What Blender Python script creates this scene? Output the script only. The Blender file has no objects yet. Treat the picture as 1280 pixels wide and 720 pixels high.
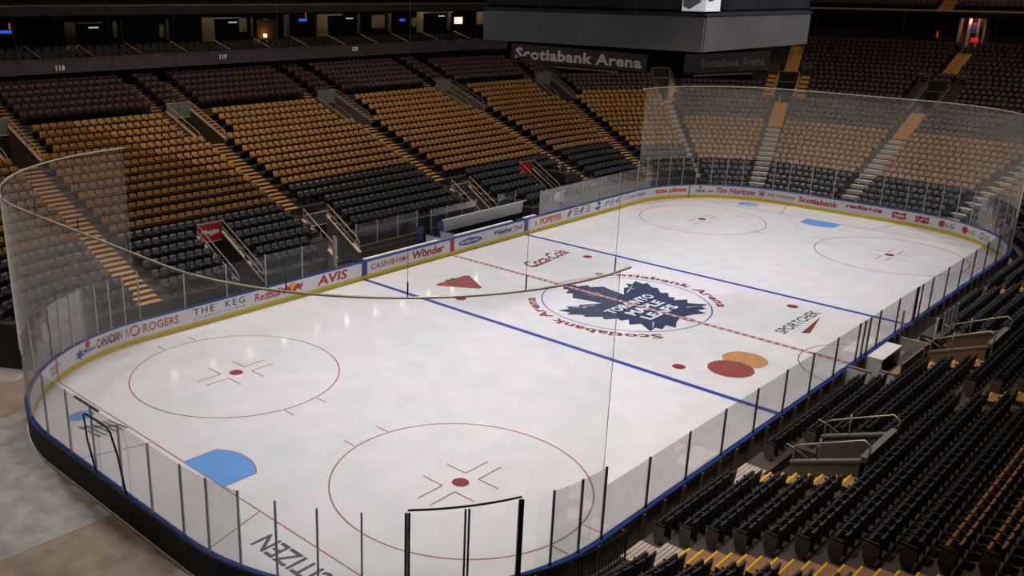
import bpy, math, random
import numpy as np
from mathutils import Vector, Matrix
random.seed(7)
rng = np.random.default_rng(7)
sc = bpy.context.scene
COL = sc.collection
R2 = math.radians

# ------------------------------------------------------------------ camera
CAM = np.array([-42.6103, -25.5419, 16.4089]); YAW, PIT, ROL = .7768, .3146, .0113
FPX, CX, CY = 1157.56, 517.61, 360.0
F_ = np.array([math.cos(YAW)*math.cos(PIT), math.sin(YAW)*math.cos(PIT), -math.sin(PIT)])
_s = np.array([math.sin(YAW), -math.cos(YAW), 0.0]); _u = np.cross(_s, F_)
S_ = math.cos(ROL)*_s + math.sin(ROL)*_u; U_ = -math.sin(ROL)*_s + math.cos(ROL)*_u
cd = bpy.data.cameras.new('camera'); cam = bpy.data.objects.new('camera', cd); COL.objects.link(cam)
cam.matrix_world = Matrix(((S_[0], U_[0], -F_[0], CAM[0]), (S_[1], U_[1], -F_[1], CAM[1]),
                           (S_[2], U_[2], -F_[2], CAM[2]), (0, 0, 0, 1)))
cd.sensor_width = 36; cd.lens = FPX*36/1280; cd.shift_x = (640-CX)/1280; cd.clip_end = 400; cd.clip_start = .1
sc.camera = cam
def project(p):
    d = np.asarray(p, float)-CAM; z = d@F_
    return CX+FPX*(d@S_)/z, CY-FPX*(d@U_)/z, z

# ------------------------------------------------------------------ world, exposure, ice lamps and added fill lamps
w = bpy.data.worlds.new('world'); sc.world = w; w.use_nodes = True
w.node_tree.nodes['Background'].inputs[0].default_value = (.5, .5, .6, 1)
w.node_tree.nodes['Background'].inputs[1].default_value = .004
sc.view_settings.view_transform = 'Standard'; sc.view_settings.look = 'None'
sc.view_settings.gamma = 1; sc.view_settings.exposure = 0.0; sc.view_settings.use_curve_mapping = False
sc.cycles.transparent_max_bounces = 40
sc.cycles.max_bounces = 5
ICE_LAMP_W, FILL_LAMP_W = 435, 900
LAMPS = []        # (x, y, z, kind) : fixtures are built at the end around the same points
def area(name, loc, size, power, color, spread=180, target=None):
    l = bpy.data.lights.new(name, 'AREA'); l.shape = 'DISK'; l.size = size; l.energy = power; l.color = color; l.spread = R2(spread)
    o = bpy.data.objects.new(name, l); COL.objects.link(o); o.location = loc
    if target is not None:
        o.rotation_euler = (Vector(target)-Vector(loc)).to_track_quat('-Z', 'Y').to_euler()
    return o
for i, x in enumerate(np.linspace(-29, 29, 8)):
    for sy in (-1, 1):
        area('ice_lamp', (x, sy*15.5, 27.6), 1.2, ICE_LAMP_W, (1, .965, .99), 75, (x*.86, sy*3.2, 0)); LAMPS.append((x, sy*15.5, 27.9, 'ice'))
for x, y, tx, ty, k in [(-24, 15, -26, 24, .8), (-8, 15, -8, 26, 1.0), (10, 15, 10, 26, .95), (26, 12, 33, 22, .62), (30, 0, 42, 2, .58), (30, -12, 42, -8, .5),
                     (-18, -9, -16, -19, .85), (2, -9, 2, -19, .7), (-34, 4, -38, 3, .5)]:
    area('fill_lamp', (x, y, 27.6), 1.6, FILL_LAMP_W*1.12*k, (1, .80, .58), 112, (tx, ty, 4)); LAMPS.append((x, y, 27.9, 'fill'))  # warm ambient fill added to brighten the stands and concrete, out of view

# ------------------------------------------------------------------ materials
def lin(c):
    if isinstance(c, str):
        c = [int(c[i:i+2], 16)/255 for i in (0, 2, 4)]
    return [x/12.92 if x <= .04045 else ((x+.055)/1.055)**2.4 for x in c]
MATS = {}
def mat(name, col, rough=.6, metal=0, var=.12, scale=3.0, emit=0, bump=0, spec=.5):
    if name in MATS: return MATS[name]
    m = bpy.data.materials.new(name); m.use_nodes = True; nt = m.node_tree; N = nt.nodes; b = N['Principled BSDF']
    c = lin(col)
    b.inputs['Roughness'].default_value = rough; b.inputs['Metallic'].default_value = metal
    b.inputs['Specular IOR Level'].default_value = spec
    tc = N.new('ShaderNodeTexCoord'); nz = N.new('ShaderNodeTexNoise'); nz.inputs['Scale'].default_value = scale
    nz.inputs['Detail'].default_value = 4
    nt.links.new(tc.outputs['Object'], nz.inputs['Vector'])
    rp = N.new('ShaderNodeValToRGB'); nt.links.new(nz.outputs['Fac'], rp.inputs[0])
    rp.color_ramp.elements[0].position = .3; rp.color_ramp.elements[1].position = .7
    rp.color_ramp.elements[0].color = [x*(1-var) for x in c]+[1]; rp.color_ramp.elements[1].color = [min(1, x*(1+var)) for x in c]+[1]
    nt.links.new(rp.outputs[0], b.inputs['Base Color'])
    if emit:
        b.inputs['Emission Color'].default_value = c+[1]; b.inputs['Emission Strength'].default_value = emit
    if bump:
        bp = N.new('ShaderNodeBump'); bp.inputs['Strength'].default_value = bump; bp.inputs['Distance'].default_value = .02
        nt.links.new(nz.outputs['Fac'], bp.inputs['Height']); nt.links.new(bp.outputs[0], b.inputs['Normal'])
    MATS[name] = m
    return m
def sheet_mat(name, col, alpha, gloss=0.0):
    m = bpy.data.materials.new(name); m.use_nodes = True; nt = m.node_tree; N = nt.nodes; N.clear()
    out = N.new('ShaderNodeOutputMaterial'); tr = N.new('ShaderNodeBsdfTransparent'); df = N.new('ShaderNodeBsdfDiffuse')
    df.inputs[0].default_value = lin(col)+[1]; tl = N.new('ShaderNodeBsdfTranslucent'); tl.inputs[0].default_value = lin(col)+[1]; dm = N.new('ShaderNodeMixShader'); nt.links.new(df.outputs[0], dm.inputs[1]); nt.links.new(tl.outputs[0], dm.inputs[2]); tr.inputs[0].default_value = (1, 1, 1, 1)
    mx = N.new('ShaderNodeMixShader'); nz = N.new('ShaderNodeTexNoise'); nz.inputs['Scale'].default_value = .6
    tc = N.new('ShaderNodeTexCoord'); nt.links.new(tc.outputs['Object'], nz.inputs['Vector'])
    mr = N.new('ShaderNodeMapRange'); mr.inputs[1].default_value = .3; mr.inputs[2].default_value = .7
    mr.inputs[3].default_value = alpha*.8; mr.inputs[4].default_value = alpha*1.2
    nt.links.new(nz.outputs['Fac'], mr.inputs[0]); nt.links.new(mr.outputs[0], mx.inputs[0])
    nt.links.new(tr.outputs[0], mx.inputs[1]); nt.links.new(dm.outputs[0], mx.inputs[2])
    last = mx
    if gloss:
        gl = N.new('ShaderNodeBsdfGlossy'); gl.inputs['Roughness'].default_value = .06
        fr = N.new('ShaderNodeFresnel'); fr.inputs[0].default_value = 1.3
        ml = N.new('ShaderNodeMath'); ml.operation = 'MULTIPLY'; ml.inputs[1].default_value = gloss
        nt.links.new(fr.outputs[0], ml.inputs[0])
        m2 = N.new('ShaderNodeMixShader'); nt.links.new(ml.outputs[0], m2.inputs[0])
        nt.links.new(mx.outputs[0], m2.inputs[1]); nt.links.new(gl.outputs[0], m2.inputs[2]); last = m2
    nt.links.new(last.outputs[0], out.inputs[0]); MATS[name] = m
    return m
def ice_mat():
    m = mat('ice', 'd2d2d6', .1, 0, .05, 1.1, spec=.45); nt = m.node_tree; N = nt.nodes; b = N['Principled BSDF']
    b.inputs['IOR'].default_value = 1.31
    tc = N.new('ShaderNodeTexCoord')
    def noise(sc_, det):
        n = N.new('ShaderNodeTexNoise'); n.inputs['Scale'].default_value = sc_; n.inputs['Detail'].default_value = det; nt.links.new(tc.outputs['Object'], n.inputs['Vector']); return n
    n1, n2, n3 = noise(.22, 3), noise(2.6, 8), noise(.9, 5)
    mr = N.new('ShaderNodeMapRange'); mr.inputs[3].default_value = .04; mr.inputs[4].default_value = .12
    nt.links.new(n2.outputs['Fac'], mr.inputs[0]); nt.links.new(mr.outputs[0], b.inputs['Roughness'])
    rp = N.new('ShaderNodeValToRGB'); rp.color_ramp.elements[0].position = .36; rp.color_ramp.elements[1].position = .64      # faint green-grey to pink-white tint of the old ice
    rp.color_ramp.elements[0].color = lin('cfd3d4')+[1]; rp.color_ramp.elements[1].color = lin('d9d4d9')+[1]; nt.links.new(n1.outputs['Fac'], rp.inputs[0])
    r2 = N.new('ShaderNodeValToRGB'); r2.color_ramp.elements[0].position = .3; r2.color_ramp.elements[1].position = .7
    r2.color_ramp.elements[0].color = (.89, .89, .89, 1); r2.color_ramp.elements[1].color = (1, 1, 1, 1); nt.links.new(n3.outputs['Fac'], r2.inputs[0])
    mx = N.new('ShaderNodeMix'); mx.data_type = 'RGBA'; mx.blend_type = 'MULTIPLY'; mx.inputs[0].default_value = .8
    nt.links.new(rp.outputs[0], mx.inputs[6]); nt.links.new(r2.outputs[0], mx.inputs[7]); nt.links.new(mx.outputs[2], b.inputs['Base Color'])
    return m
M_ICE = ice_mat()
M = dict(
    red=mat('paint_red', '7e3a3c', .25, var=.1, scale=2), redline=mat('paint_line_red', '9a6468', .25, var=.2, scale=3), blue=mat('paint_blue', '3c4a96', .25, var=.1),
    crease=mat('paint_crease', '5f97d4', .25, var=.08, scale=1), navy=mat('paint_navy', '363f58', .25, var=.12), grey=mat('paint_grey', '50535c', .25), icewhite=mat('paint_white', 'd2d3d8', .25, var=.04),
    pink=mat('paint_pink', 'c2abae', .25, var=.15, scale=4), orange=mat('paint_orange', 'b98a5e', .25), mcred=mat('paint_mcred', '8f504a', .25), tire=mat('paint_tire', '94504f', .25), leafgreen=mat('paint_leaf', '4f6a58', .25), palegreen=mat('paint_palegreen', 'a9cba4', .25),
    board=mat('board_white', 'd9d9dc', .35, var=.04, scale=1), kick=mat('kick_yellow', 'd3b91c', .4, var=.06), cap=mat('cap_blue', '284384', .35, var=.08), black=mat('board_black', '17171a', .7, var=.2, scale=1),
    brace=mat('brace_brown', '6a5a4c', .7, var=.25, scale=2), adred=mat('ad_red', 'a82c33', .4), adblack=mat('ad_black', '28282c', .4), adblue=mat('ad_blue', '3b4a8f', .4), adorange=mat('ad_orange', 'd0622c', .4), adpurple=mat('ad_purple', '5a4a86', .4), adgrey=mat('ad_grey', '6d6d74', .4), adyellow=mat('ad_yellow', 'e0ad2a', .4), white=mat('white_panel', 'dadada', .4, var=.05), paper=mat('lettering_white', 'e4e4e6', .4, var=.02),
    post=mat('post_alu', 'a9a9b0', .45, 0), darkpost=mat('post_black', '1b1b1e', .4, .3), gframe=mat('frame_black', '101012', .4),
    conc=mat('concrete_tier', '443c36', .85, var=.2, scale=.8, bump=.2), concd=mat('concrete_dark', '2f2b2a', .9, var=.2, scale=.8), floor=mat('floor_concrete', 'a09c95', .85, var=.22, scale=1.6, bump=.3), floorb=mat('floor_brown', '8f8172', .85, var=.24, scale=1.4, bump=.3),
    step=mat('step_tan', 'b98c52', .8, var=.15, scale=2), stepw=mat('step_pale', 'b8b1a6', .8, var=.12, scale=2), stepo=mat('step_orange', 'cf9a4c', .8, var=.12, scale=2), stepb=mat('step_brown', '9a7350', .8, var=.2, scale=1.5), riser=mat('step_riser', '3a2c20', .9), nosing=mat('nosing_yellow', 'f0bd1e', .5, var=.05),
    rail=mat('rail_steel', 'a39a8c', .4, .5), railp=mat('rail_warm', 'cbb09a', .5, .2), wallt=mat('vomitory_wall', '6b6253', .8, var=.15), wallg=mat('vomitory_grey', '70706c', .8, var=.12), header=mat('header_panel', '5d6a68', .5, var=.1), sign_red=mat('sign_red', 'b5231f', .45, var=.06), plank=mat('plank_grey', 'b5a99d', .6, var=.15, scale=2), wood=mat('plywood', '8e7353', .7, var=.2, scale=1.5),
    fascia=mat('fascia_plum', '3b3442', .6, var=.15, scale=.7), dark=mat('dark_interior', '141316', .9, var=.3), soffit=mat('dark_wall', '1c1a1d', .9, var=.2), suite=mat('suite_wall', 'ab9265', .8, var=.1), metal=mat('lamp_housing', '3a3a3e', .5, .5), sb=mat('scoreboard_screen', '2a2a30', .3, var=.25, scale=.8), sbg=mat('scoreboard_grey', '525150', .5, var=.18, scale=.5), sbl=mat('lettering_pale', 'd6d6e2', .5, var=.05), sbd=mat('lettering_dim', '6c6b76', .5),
    tvblue=mat('tv_screen', '3564e0', .4, emit=.75), tvred=mat('tv_red', 'ff6a60', .4, emit=.35), tvw=mat('screen_white', 'ffe9cf', .4, emit=1.1), bulb=mat('warm_bulb', 'ffab58', .4, emit=14), exitred=mat('exit_red', 'e0281c', .4, emit=.6), lampglass=mat('lamp_glass', 'fff6ea', .4, emit=36), screen_img=mat('screen_image', 'd4d4da', .4, emit=.35, var=.05), dimlamp=mat('suite_downlight', 'd8e0c8', .4, emit=.5),
    rope=mat('cable_dark', '3b3a38', .5, .3), netrail=mat('net_rail', 'b9b2a0', .45, .3, var=.08), darknet=mat('net_cord', '2c2a26', .6))
M['glass'] = sheet_mat('shield_glass', 'b0b6ba', .032, .5)
M['hazyglass'] = sheet_mat('bench_glass', 'b4bac0', .085, .5)
M['netcord'] = mat('net_cord_pale', 'e2dccf', .7, var=.05)
M['blacksheen'] = mat('seat_black', '292b31', .4, var=.15, scale=4)
M['gold'] = mat('seat_gold', '8c6735', .55, var=.16, scale=1.3)
M['purple'] = mat('seat_purple', '442938', .55, var=.16, scale=1.3)
M['shell'] = mat('seat_shell', '1d1c1e', .5, var=.15)
M['seatframe'] = mat('seat_frame', '202022', .5)
M['endpanel'] = mat('seat_end_panel', '5f564f', .6, var=.15)

# ------------------------------------------------------------------ mesh helpers
def put(o, label=None, cat=None, group=None, kind=None):
    if label: o['label'] = label
    if cat: o['category'] = cat
    if group: o['group'] = group
    if kind: o['kind'] = kind
    return o
def empty(name, loc=(0, 0, 0), label=None, cat=None, group=None, kind=None):
    o = bpy.data.objects.new(name, None); COL.objects.link(o); o.location = loc; o.empty_display_size = .2
    return put(o, label, cat, group, kind)
class MB:
    def __init__(s): s.v = []; s.f = []; s.m = []
    def add(s, vs, fs, mi=0):
        n = len(s.v); s.v += [tuple(map(float, p)) for p in vs]; s.f += [tuple(i+n for i in f) for f in fs]; s.m += [mi]*len(fs); return s
    def box(s, x0, x1, y0, y1, z0, z1, mi=0):
        return s.add([(x0, y0, z0), (x1, y0, z0), (x1, y1, z0), (x0, y1, z0), (x0, y0, z1), (x1, y0, z1), (x1, y1, z1), (x0, y1, z1)],
                     [(0, 3, 2, 1), (4, 5, 6, 7), (0, 1, 5, 4), (1, 2, 6, 5), (2, 3, 7, 6), (3, 0, 4, 7)], mi)
    def prism(s, poly, axis, a, b, mi=0):   # poly 2D points in the two other axes
        def P(p, t): return {'x': (t, p[0], p[1]), 'y': (p[0], t, p[1]), 'z': (p[0], p[1], t)}[axis]
        n = len(poly); vs = [P(p, a) for p in poly]+[P(p, b) for p in poly]
        return s.add(vs, [tuple(range(n))[::-1], tuple(range(n, 2*n))]+[(i, (i+1) % n, n+(i+1) % n, n+i) for i in range(n)], mi)
    def tube(s, pts, r, k=6, mi=0):
        pts = [Vector(p) for p in pts]; rings = []
        for i, p in enumerate(pts):
            t = (pts[min(i+1, len(pts)-1)]-pts[max(i-1, 0)]).normalized()
            a = t.cross(Vector((0, 0, 1)));
            if a.length < .05: a = t.cross(Vector((1, 0, 0)))
            a.normalize(); b = t.cross(a)
            rings.append([p+a*r*math.cos(2*math.pi*j/k)+b*r*math.sin(2*math.pi*j/k) for j in range(k)])
        n = len(s.v); fs = []
        for i in range(len(rings)-1):
            for j in range(k): fs.append((i*k+j, i*k+(j+1) % k, (i+1)*k+(j+1) % k, (i+1)*k+j))
        fs += [tuple(range(k))[::-1], tuple((len(rings)-1)*k+j for j in range(k))]
        return s.add([tuple(q) for rg in rings for q in rg], fs, mi)
    def build(s, name, mats, parent=None, smooth=False, fn=None, off=None):
        vs = [fn(*p) for p in s.v] if fn else s.v
        if off is not None: vs = [(p[0]-off[0], p[1]-off[1], p[2]-off[2]) for p in vs]
        me = bpy.data.meshes.new(name); me.from_pydata(vs, [], s.f)
        for mm in (mats if isinstance(mats, (list, tuple)) else [mats]): me.materials.append(mm)
        if len(me.materials) > 1: me.polygons.foreach_set('material_index', s.m)
        if smooth: me.polygons.foreach_set('use_smooth', [True]*len(s.f))
        me.update()
        o = bpy.data.objects.new(name, me); COL.objects.link(o)
        if parent is not None: o.parent = parent
        return o
def inst(name, me, parent, mw=None, loc=None):
    o = bpy.data.objects.new(name, me); COL.objects.link(o); o.parent = parent
    if mw is not None: o.matrix_local = mw
    if loc is not None: o.location = loc
    return o

def mesh_only(mb, name, m):
    o = mb.build(name, m); me = o.data; bpy.data.objects.remove(o); return me

# ------------------------------------------------------------------ rink boundary: every stand row and board follows it
HX, HY, RC = 30.48, 12.95, 8.53
CXc, CYc = HX-RC, HY-RC
QA = RC*math.pi/2; LS = 2*CXc; LE = 2*CYc
TOT = 2*LS+2*LE+4*QA
S1, S2, S3, S4, S5, S6, S7 = LS, LS+QA, LS+QA+LE, LS+2*QA+LE, 2*LS+2*QA+LE, 2*LS+3*QA+LE, 2*LS+3*QA+2*LE
def frame(s, d=0.0):      # point, outward normal (2D)
    s = s % TOT
    if s < S1: return (-CXc+s, HY+d), (0, 1)
    if s < S2: a = math.pi/2-(s-S1)/RC; c = (CXc, CYc)
    elif s < S3: return (HX+d, CYc-(s-S2)), (1, 0)
    elif s < S4: a = -(s-S3)/RC; c = (CXc, -CYc)
    elif s < S5: return (CXc-(s-S4), -HY-d), (0, -1)
    elif s < S6: a = -math.pi/2-(s-S5)/RC; c = (-CXc, -CYc)
    elif s < S7: return (-HX-d, -CYc+(s-S6)), (-1, 0)
    else: a = math.pi-(s-S7)/RC; c = (-CXc, CYc)
    n = (math.cos(a), math.sin(a))
    return (c[0]+(RC+d)*n[0], c[1]+(RC+d)*n[1]), n
def P3(s, d, z): p, n = frame(s, d); return (p[0], p[1], z)
def curved(s):
    s = s % TOT
    return S1 <= s < S2 or S3 <= s < S4 or S5 <= s < S6 or s >= S7
def sscale(s, d): return (RC+d)/RC if curved(s) else 1.0
def sX(x): return x+CXc            # left straight
def sXr(x): return S4+(CXc-x)      # right straight
def sTh(deg, corner):              # angle on a corner
    return {'fl': S1+(90-deg)*math.pi/180*RC, 'fr': S3+(-deg)*math.pi/180*RC, 'nr': S5+(-90-deg)*math.pi/180*RC, 'nl': S7-TOT+(180-deg)*math.pi/180*RC}[corner]
def samples(s0, s1, step=.6):
    brk = sorted({k*TOT+b for k in (-1, 0, 1) for b in (0, S1, S2, S3, S4, S5, S6, S7)})
    pts = [s0]+[b for b in brk if s0+1e-4 < b < s1-1e-4]+[s1]; out = []
    for a, b in zip(pts[:-1], pts[1:]):
        n = max(1, int(math.ceil((b-a)/step))) if curved((a+b)/2) else 1
        out += [a+(b-a)*i/n for i in range(n)]
    return out+[s1]
def sweep(mb, prof, s0, s1, closed=False, cap=True, mi=0, step=.6):   # profile of (d, z)
    ss = samples(s0, s1, step); n = len(prof); base = []
    for s in ss:
        for d, z in prof: base.append(P3(s, d, z))
    fs = []; m = n if closed else n-1; loop = abs((s1-s0)-TOT) < 1e-6
    for i in range(len(ss)-1):
        for j in range(m): a = i*n+j; b = i*n+(j+1) % n; fs.append((a, b, b+n, a+n))
    if cap and closed and not loop: fs += [tuple(range(n))[::-1], tuple((len(ss)-1)*n+j for j in range(n))]
    return mb.add(base, fs, mi)
def rect(d0, d1, z0, z1): return [(d0, z0), (d1, z0), (d1, z1), (d0, z1)]

# ------------------------------------------------------------------ lettering (built-in font), converted in one batch
TEXTS = {}
def text_batch(jobs):
    tmp = []
    for key, body, shear, bold, space in jobs:
        c = bpy.data.curves.new('t', 'FONT'); c.body = body; c.shear = shear; c.offset = bold; c.space_character = space
        c.resolution_u = 2; c.fill_mode = 'FRONT'; c.dimensions = '2D'
        o = bpy.data.objects.new('t', c); COL.objects.link(o); tmp.append((key, o, c))
    dg = bpy.context.evaluated_depsgraph_get()
    for key, o, c in tmp:
        me = bpy.data.meshes.new_from_object(o.evaluated_get(dg))
        v = np.array([p.co[:2] for p in me.vertices]); f = [tuple(p.vertices) for p in me.polygons]
        lo, hi = v.min(0), v.max(0); TEXTS[key] = ((v-(lo+hi)/2)/(hi-lo), f, (hi-lo)[0]/(hi-lo)[1])
        bpy.data.meshes.remove(me); bpy.data.objects.remove(o); bpy.data.curves.remove(c)
text_batch([('rogers', 'ROGERS', 0, .015, 1.02), ('keg', 'THE  KEG', 0, .012, 1.35), ('kegsub', 'STEAKHOUSE+BAR', 0, 0, 1.3), ('redbull', 'RedBull', .1, .02, .95), ('avis', 'AVIS', .12, .03, 1.0),
            ('casino', 'CASIN', .15, .012, .95), ('rama', 'RAMA', .15, .003, 1.0), ('wonder', 'Wonder', .12, .04, .98), ('entripy', 'entripy.com', .25, .02, 1), ('weather', 'Weather', .12, .03, .95), ('tech', 'Tech', .12, .03, .95), ('auto', 'AUTOMOTIVE ACCESSORIES', .1, 0, 1),
            ('popeyes', 'POPEYES', 0, .05, .95), ('ps4', 'PS4', .3, .01, 1.1), ('crown', 'Crown Royal', .45, 0, .8), ('pizza', 'izza pizza', 0, .05, .92), ('nhl', 'NHL', .3, .03, 1), ('com', '.com', .2, .02, 1), ('tim', 'Tim Hortons', .3, .02, .92), ('air', 'AIR CANADA', 0, .012, 1.05), ('scotia', 'Scotiabank', 0, .035, .98), ('redtag', 'redtag.ca', .2, .045, .95), ('vac', 'VACATIONS', 0, .01, 1.6), ('tost', 'Tostitos', .1, .03, .9), ('lg', 'LG', 0, .01, 1.1), ('canadian', 'CANADIAN', 0, .03, .9), ('molson', 'Molson', .3, .02, .9), ('smalla', 'TWO SMALL', 0, .02, 1),
            ('arena', 'Scotiabank Arena', 0, .035, 1.06), ('coca', 'Coca-Cola', .35, .018, .93), ('sport', 'SPORTCHEK', .1, .02, .98), ('citizen', 'CITIZEN', 0, .02, 1.02), ('toronto', 'TORONTO', 0, .035, 1.04), ('maple', 'MAPLE', 0, .035, 1.04), ('leafs', 'LEAFS', 0, .035, 1.04), ('milw', 'Milwaukee', .3, .03, .92), ('bud', 'SIGNATURE', 0, .02, 1), ('bud2', 'SERIES', 0, .02, 1),
            ('118', '118', 0, .045, 1.05), ('119', '119', 0, .045, 1.05), ('120', '120', 0, .045, 1.05), ('121', '121', 0, .045, 1.05)])
def text_obj(name, key, fn, mats, parent, w, h):
    v, f, _ = TEXTS[key]; mb = MB(); mb.add([(x*w, y*h, 0) for x, y in v], f)
    return mb.build(name, mats, parent, fn=fn)

# ------------------------------------------------------------------ ice and its painted marks
FT = .3048
mb = MB(); ring = [P3(s, 0, 0) for s in samples(0, TOT, .25)[:-1]]; mb.add(ring[::-1], [tuple(range(len(ring)))])
ice = mb.build('floor', M_ICE); put(ice, 'white ice surface of the rink with painted lines and emblems', 'ice', kind='structure')
zi = [.0030]
def flat(name, polys, m, z=None):
    mb = MB(); z = z or zi[0]; zi[0] += .00006
    for poly in polys: mb.add([(p[0], p[1], z) for p in poly], [tuple(range(len(poly)))])
    return mb.build(name, m, ice)
def rectp(x0, x1, y0, y1): return [(x0, y0), (x1, y0), (x1, y1), (x0, y1)]
def arcband(cx, cy, r0, r1, a0=0, a1=360, n=72):
    out = []
    for i in range(n):
        t0, t1 = R2(a0+(a1-a0)*i/n), R2(a0+(a1-a0)*(i+1)/n)
        out.append([(cx+r*math.cos(t), cy+r*math.sin(t)) for r, t in ((r0, t0), (r1, t0), (r1, t1), (r0, t1))])
    return out
def disc(cx, cy, rx, ry=None, n=36): ry = ry or rx; return [(cx+rx*math.cos(2*math.pi*i/n), cy+ry*math.sin(2*math.pi*i/n)) for i in range(n)]
def ymax(x):
    ax = abs(x); return HY if ax <= CXc else CYc+math.sqrt(max(0, RC**2-(ax-CXc)**2))
for X in (-25*FT, 25*FT): put(flat('blue_line', [rectp(X-.16, X+.16, -HY+.02, HY-.02)], M['blue']), 'blue line painted across the ice')
cl = [rectp(-.15, .15, -HY+.02, HY-.02)]
flat('center_line', cl, M['pink'], .0052)
n = 62; dashes = []
for i in range(n):
    y0 = -HY+.1+(2*HY-.2)*i/n; dashes.append(rectp(-.10, .10, y0, y0+.23))
for sgn in (-1, 1): dashes.append(rectp(sgn*.13-.018, sgn*.13+.018, -HY+.02, HY-.02))
flat('center_line_checks', dashes, M['redline'], .0056)
for X in (-89*FT, 89*FT):
    flat('goal_line', [rectp(X-.028, X+.028, -ymax(X)+.02, ymax(X)-.02)], M['redline'])
    sg = 1 if X > 0 else -1; ax = abs(X)
    poly = [(sg*ax, 4*FT)]+[(sg*(ax-6*FT*math.cos(t)), 6*FT*math.sin(t)) for t in np.linspace(math.asin(4/6), -math.asin(4/6), 24)]+[(sg*ax, -4*FT)]
    flat('goal_crease', [poly], M['crease'])
    out = [(sg*(ax-6.15*FT*math.cos(t)), 6.15*FT*math.sin(t)) for t in np.linspace(math.asin(4.15/6.15), -math.asin(4.15/6.15), 24)]
    full = [(sg*ax, 4.15*FT)]+out+[(sg*ax, -4.15*FT)]; inn = poly
    flat('crease_outline', [[full[i], full[i+1], inn[i+1], inn[i]] for i in range(len(full)-1)], M['redline'])
    for sy in (-1, 1):
        a = (sg*ax, sy*11*FT); b = (sg*(HX-.03), sy*14*FT)
        flat('trapezoid_line', [[(a[0], a[1]-.028), (b[0], b[1]-.028), (b[0], b[1]+.028), (a[0], a[1]+.028)]], M['redline'])
SPOTS = [(sx*69*FT, sy*22*FT) for sx in (-1, 1) for sy in (-1, 1)]
for cx, cy in SPOTS:
    flat('faceoff_circle', arcband(cx, cy, 15*FT-.03, 15*FT+.03), M['redline'])
    flat('faceoff_spot', [disc(cx, cy, 1*FT)], M['red'])
    els = []
    for qx in (-1, 1):
        for qy in (-1, 1):
            x0 = cx+qx*2*FT; y0 = cy+qy*.75*FT*1.3
            els.append(rectp(min(x0, x0+qx*4*FT), max(x0, x0+qx*4*FT), y0-.03, y0+.03))
            els.append(rectp(x0-.03, x0+.03, min(y0, y0+qy*3*FT), max(y0, y0+qy*3*FT)))
    flat('faceoff_marks', els, M['redline'])
    hs = []
    for qy in (-1, 1):
        for dx in (-.85, .85): hs.append(rectp(cx+dx-.03, cx+dx+.03, min(cy+qy*15*FT, cy+qy*17*FT), max(cy+qy*15*FT, cy+qy*17*FT)))
    flat('hash_marks', hs, M['redline'])
for sx in (-1, 1):
    for sy in (-1, 1): flat('faceoff_spot', [disc(sx*20*FT, sy*22*FT, 1*FT)], M['red'])
flat('center_circle', arcband(0, 0, 15*FT-.035, 15*FT+.035), M['blue'])
flat('referee_crease', arcband(0, -HY, 10*FT-.03, 10*FT+.03, 0.3, 179.7, 40), M['redline'])
# centre emblem: a jagged leaf with three lines of white lettering
half = [(0, 4.15), (.58, 3.78), (.40, 3.5), (1.08, 3.24), (.85, 2.92), (1.52, 2.45), (1.28, 1.72), (1.10, .80), (1.87, 1.3), (2.2, 1.5), (2.5, 1.36), (2.98, 1.87), (3.12, 1.52), (3.8, 1.75), (3.64, 1.14), (4.0, 1.05), (3.45, .42), (3.6, .15),
        (2.92, -.45), (3.22, -.75), (2.58, -1.18), (2.75, -1.45), (2.3, -1.65), (2.95, -2.1), (2.4, -2.45), (3.0, -3.36), (2.37, -3.27), (2.3, -3.63), (1.65, -3.45), (1.6, -4.0), (.85, -3.6), (.22, -3.42), (.2, -4.1)]
leafpoly = half+[(-x, y) for x, y in half[::-1] if x > 0]
flat('center_emblem', [leafpoly], M['navy'], .0036)
veins = []
for a, b in [((0, 3.2), (0, 1.2)), ((0, 1.6), (.45, 2.2)), ((0, 1.6), (-.45, 2.2)), ((1.6, .9), (3.0, 1.45)), ((-1.6, .9), (-3.0, 1.45)), ((2.2, 1.15), (2.6, 1.0)), ((-2.2, 1.15), (-2.6, 1.0)), ((1.7, -2.75), (2.5, -3.2)), ((-1.7, -2.75), (-2.5, -3.2))]:
    d = np.subtract(b, a); nn = np.array((-d[1], d[0]))/np.hypot(*d)*.035; veins.append([tuple(np.add(a, nn)), tuple(np.subtract(a, nn)), tuple(np.subtract(b, nn*.3)), tuple(np.add(b, nn*.3))])
flat('emblem_veins', veins, M['icewhite'], .0044)
for key, cy, wd in (('toronto', -.30, 4.3), ('maple', -1.22, 3.1), ('leafs', -2.14, 3.0)):
    text_obj('emblem_lettering', key, lambda x, y, z, cy=cy: (x, y+cy, .0047), M['icewhite'], ice, wd, .68)
def arc_text(rot):
    def fn(x, y, z):
        r = 5.22+y; a = -x/5.22
        px, py = r*math.cos(a), r*math.sin(a)
        return (px*rot, py*rot, .0034)
    return fn
for rot in (1, -1): text_obj('ring_lettering', 'arena', arc_text(rot), M['red'], ice, 9.6, .62)
text_obj('ice_lettering', 'coca', lambda x, y, z: (3.85+x, 8.35+y+.25*(x/2.2), .0035), M['red'], ice, 4.5, 1.15)
flat('ice_emblem_swash', [[(1.6, 7.75), (2.6, 7.62), (4.6, 7.95), (4.6, 8.02), (2.6, 7.74), (1.6, 7.95)]], M['red'])
flat('ice_emblem_triangle', [[(-5.38, 9.2), (-5.2, 9.42), (-2.75, 9.42), (-2.55, 9.2), (-3.78, 7.15), (-4.05, 7.15)]], M['tire'])
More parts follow.
